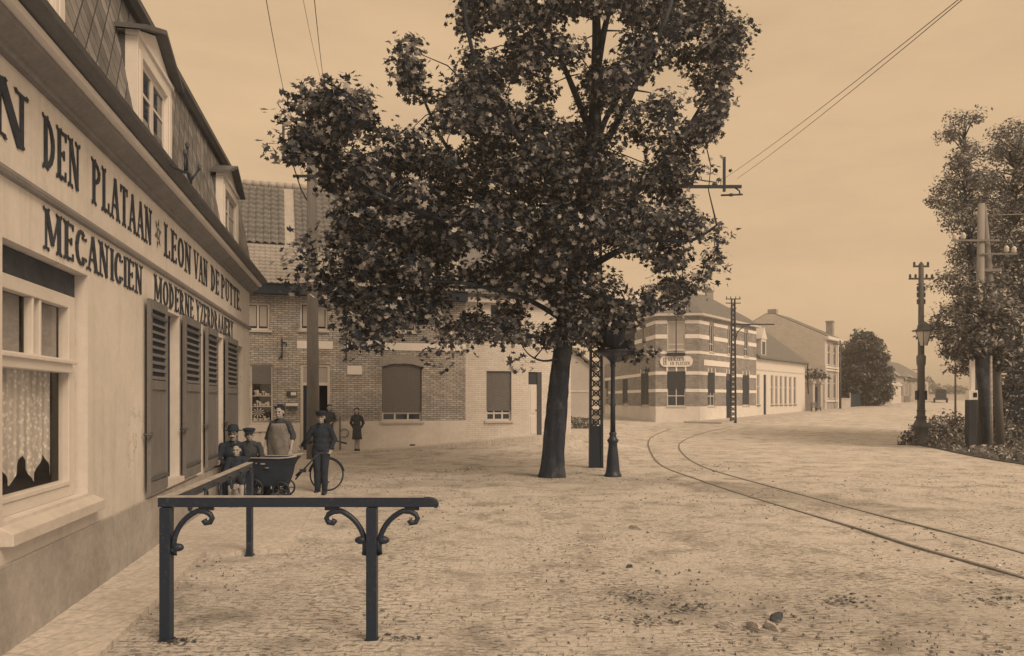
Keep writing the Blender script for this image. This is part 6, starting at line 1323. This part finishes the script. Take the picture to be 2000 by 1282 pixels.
fw_ = V(0,0,.345); fd = V(-.38,.92,0).normalized(); rw = fw_+fd*1.02; rw.z = .345
wheel(fw_, R(8)); wheel(rw, math.atan2(fd.y, fd.x))
hd = fw_+fd*.10+V(0,0,.42); hd2 = hd+V(0,0,.17)+fd*.03; bb = fw_+fd*.55+V(0,0,-.06); st = bb+fd*.17+V(0,0,.55)
m = MB(); m.tube([hd, hd2], .019, 8); m.tube([hd+V(0,0,.02), bb], .016, 8); m.tube([hd2-V(0,0,.03), st-V(0,0,.05)], .014, 8); m.tube([bb, st], .015, 8)
sdv = V(fd.y, -fd.x, 0)
for sg in (-1, 1): m.tube([bb, rw+sdv*.05*sg], .010, 6); m.tube([st-V(0,0,.06), rw+sdv*.05*sg], .008, 6)
m.build('frame', MATS['dark_iron'], BK)
m = MB()
for sg in (-1, 1): o_ = V(0,.05*sg,0); m.tube([hd, hd+V(0,0,-.08)+o_, fw_+o_], .011, 6)
m.build('fork', MATS['dark_iron'], BK)
m = MB(); b0 = hd2+V(0,0,.09); m.tube([hd2, b0], .012, 6); m.tube([b0+V(-.36,.10,-.02), b0+V(-.25,.02,.01), b0+V(-.08,-.02,.02), b0, b0+V(.08,-.02,.02), b0+V(.25,.02,.01), b0+V(.34,.10,-.03)], .016, 8); m.build('handlebar', MATS['cloth_grey'], BK)
m = MB(); 
for sg in (-1, 1): m.tube([b0+V(.31*sg,.07,-.015), b0+V(.41*sg,.14,-.045)], .02, 8)
m.build('grip', MATS['rubber'], BK)
m = MB(); m.T = Matrix.Translation(st+V(0,0,.08)) @ Matrix.Rotation(math.atan2(fd.y, fd.x), 4, 'Z'); m.ball((.05,0,0), (.12,.08,.03)); m.ball((-.09,0,0), (.10,.03,.02)); m.build('saddle', MATS['boot'], BK)
m = MB(); m.tube([bb-sdv*.06, bb+sdv*.06], .02, 8); m.tube([bb+sdv*.06, bb+sdv*.06+fd*.05+V(0,0,-.16)], .009, 6); m.tube([bb-sdv*.06, bb-sdv*.06-fd*.05+V(0,0,.16)], .009, 6); m.lathe([(.09,0),(.09,.004)], 16, (0,0,0)) if False else None
for sg in (-1, 1): p = bb+sdv*.10*sg+(fd*.05+V(0,0,-.16))*sg; m.tube([p-sdv*.05, p+sdv*.05], .018, 6)
m.build('crankset', MATS['dark_iron'], BK)
for c, ang in ((fw_, R(8)), (rw, math.atan2(fd.y, fd.x))):
    m = MB(); u = V(math.cos(ang), math.sin(ang), 0); m.tube([Vector(c)+u*.365*math.cos(R(t))+V(0,0,.365*math.sin(R(t))) for t in range(10, 171, 16)], .014, 6); m.build('mudguard', MATS['dark_iron'], BK)
# ------------------------------------------------------------------ air
def haze():
    m = MB(); m.box(-135, 420, -70, 720, -1.2, 14.2); o = m.build('haze', MATS['plate']); s = bpy.data.materials.new('haze_air'); s.use_nodes = True; t = s.node_tree; t.nodes.clear()
    v = t.nodes.new('ShaderNodeVolumePrincipled'); v.inputs['Color'].default_value = (.97, .96, .94, 1); v.inputs['Density'].default_value = HAZE/K; v.inputs['Anisotropy'].default_value = .2
    ot = t.nodes.new('ShaderNodeOutputMaterial'); t.links.new(v.outputs[0], ot.inputs['Volume']); o.data.materials.clear(); o.data.materials.append(s); tag(o, kind='stuff'); o['label'] = 'thin pale haze filling the air over the street'; o['category'] = 'haze'
HAZE = .0020
if HAZE: haze()
# ------------------------------------------------------------------ survey units to metres
for o in list(COL.objects):
    if o.parent is None and o.type in ('MESH', 'EMPTY'):
        o.location = Vector(o.location)*K; o.scale = Vector(o.scale)*K
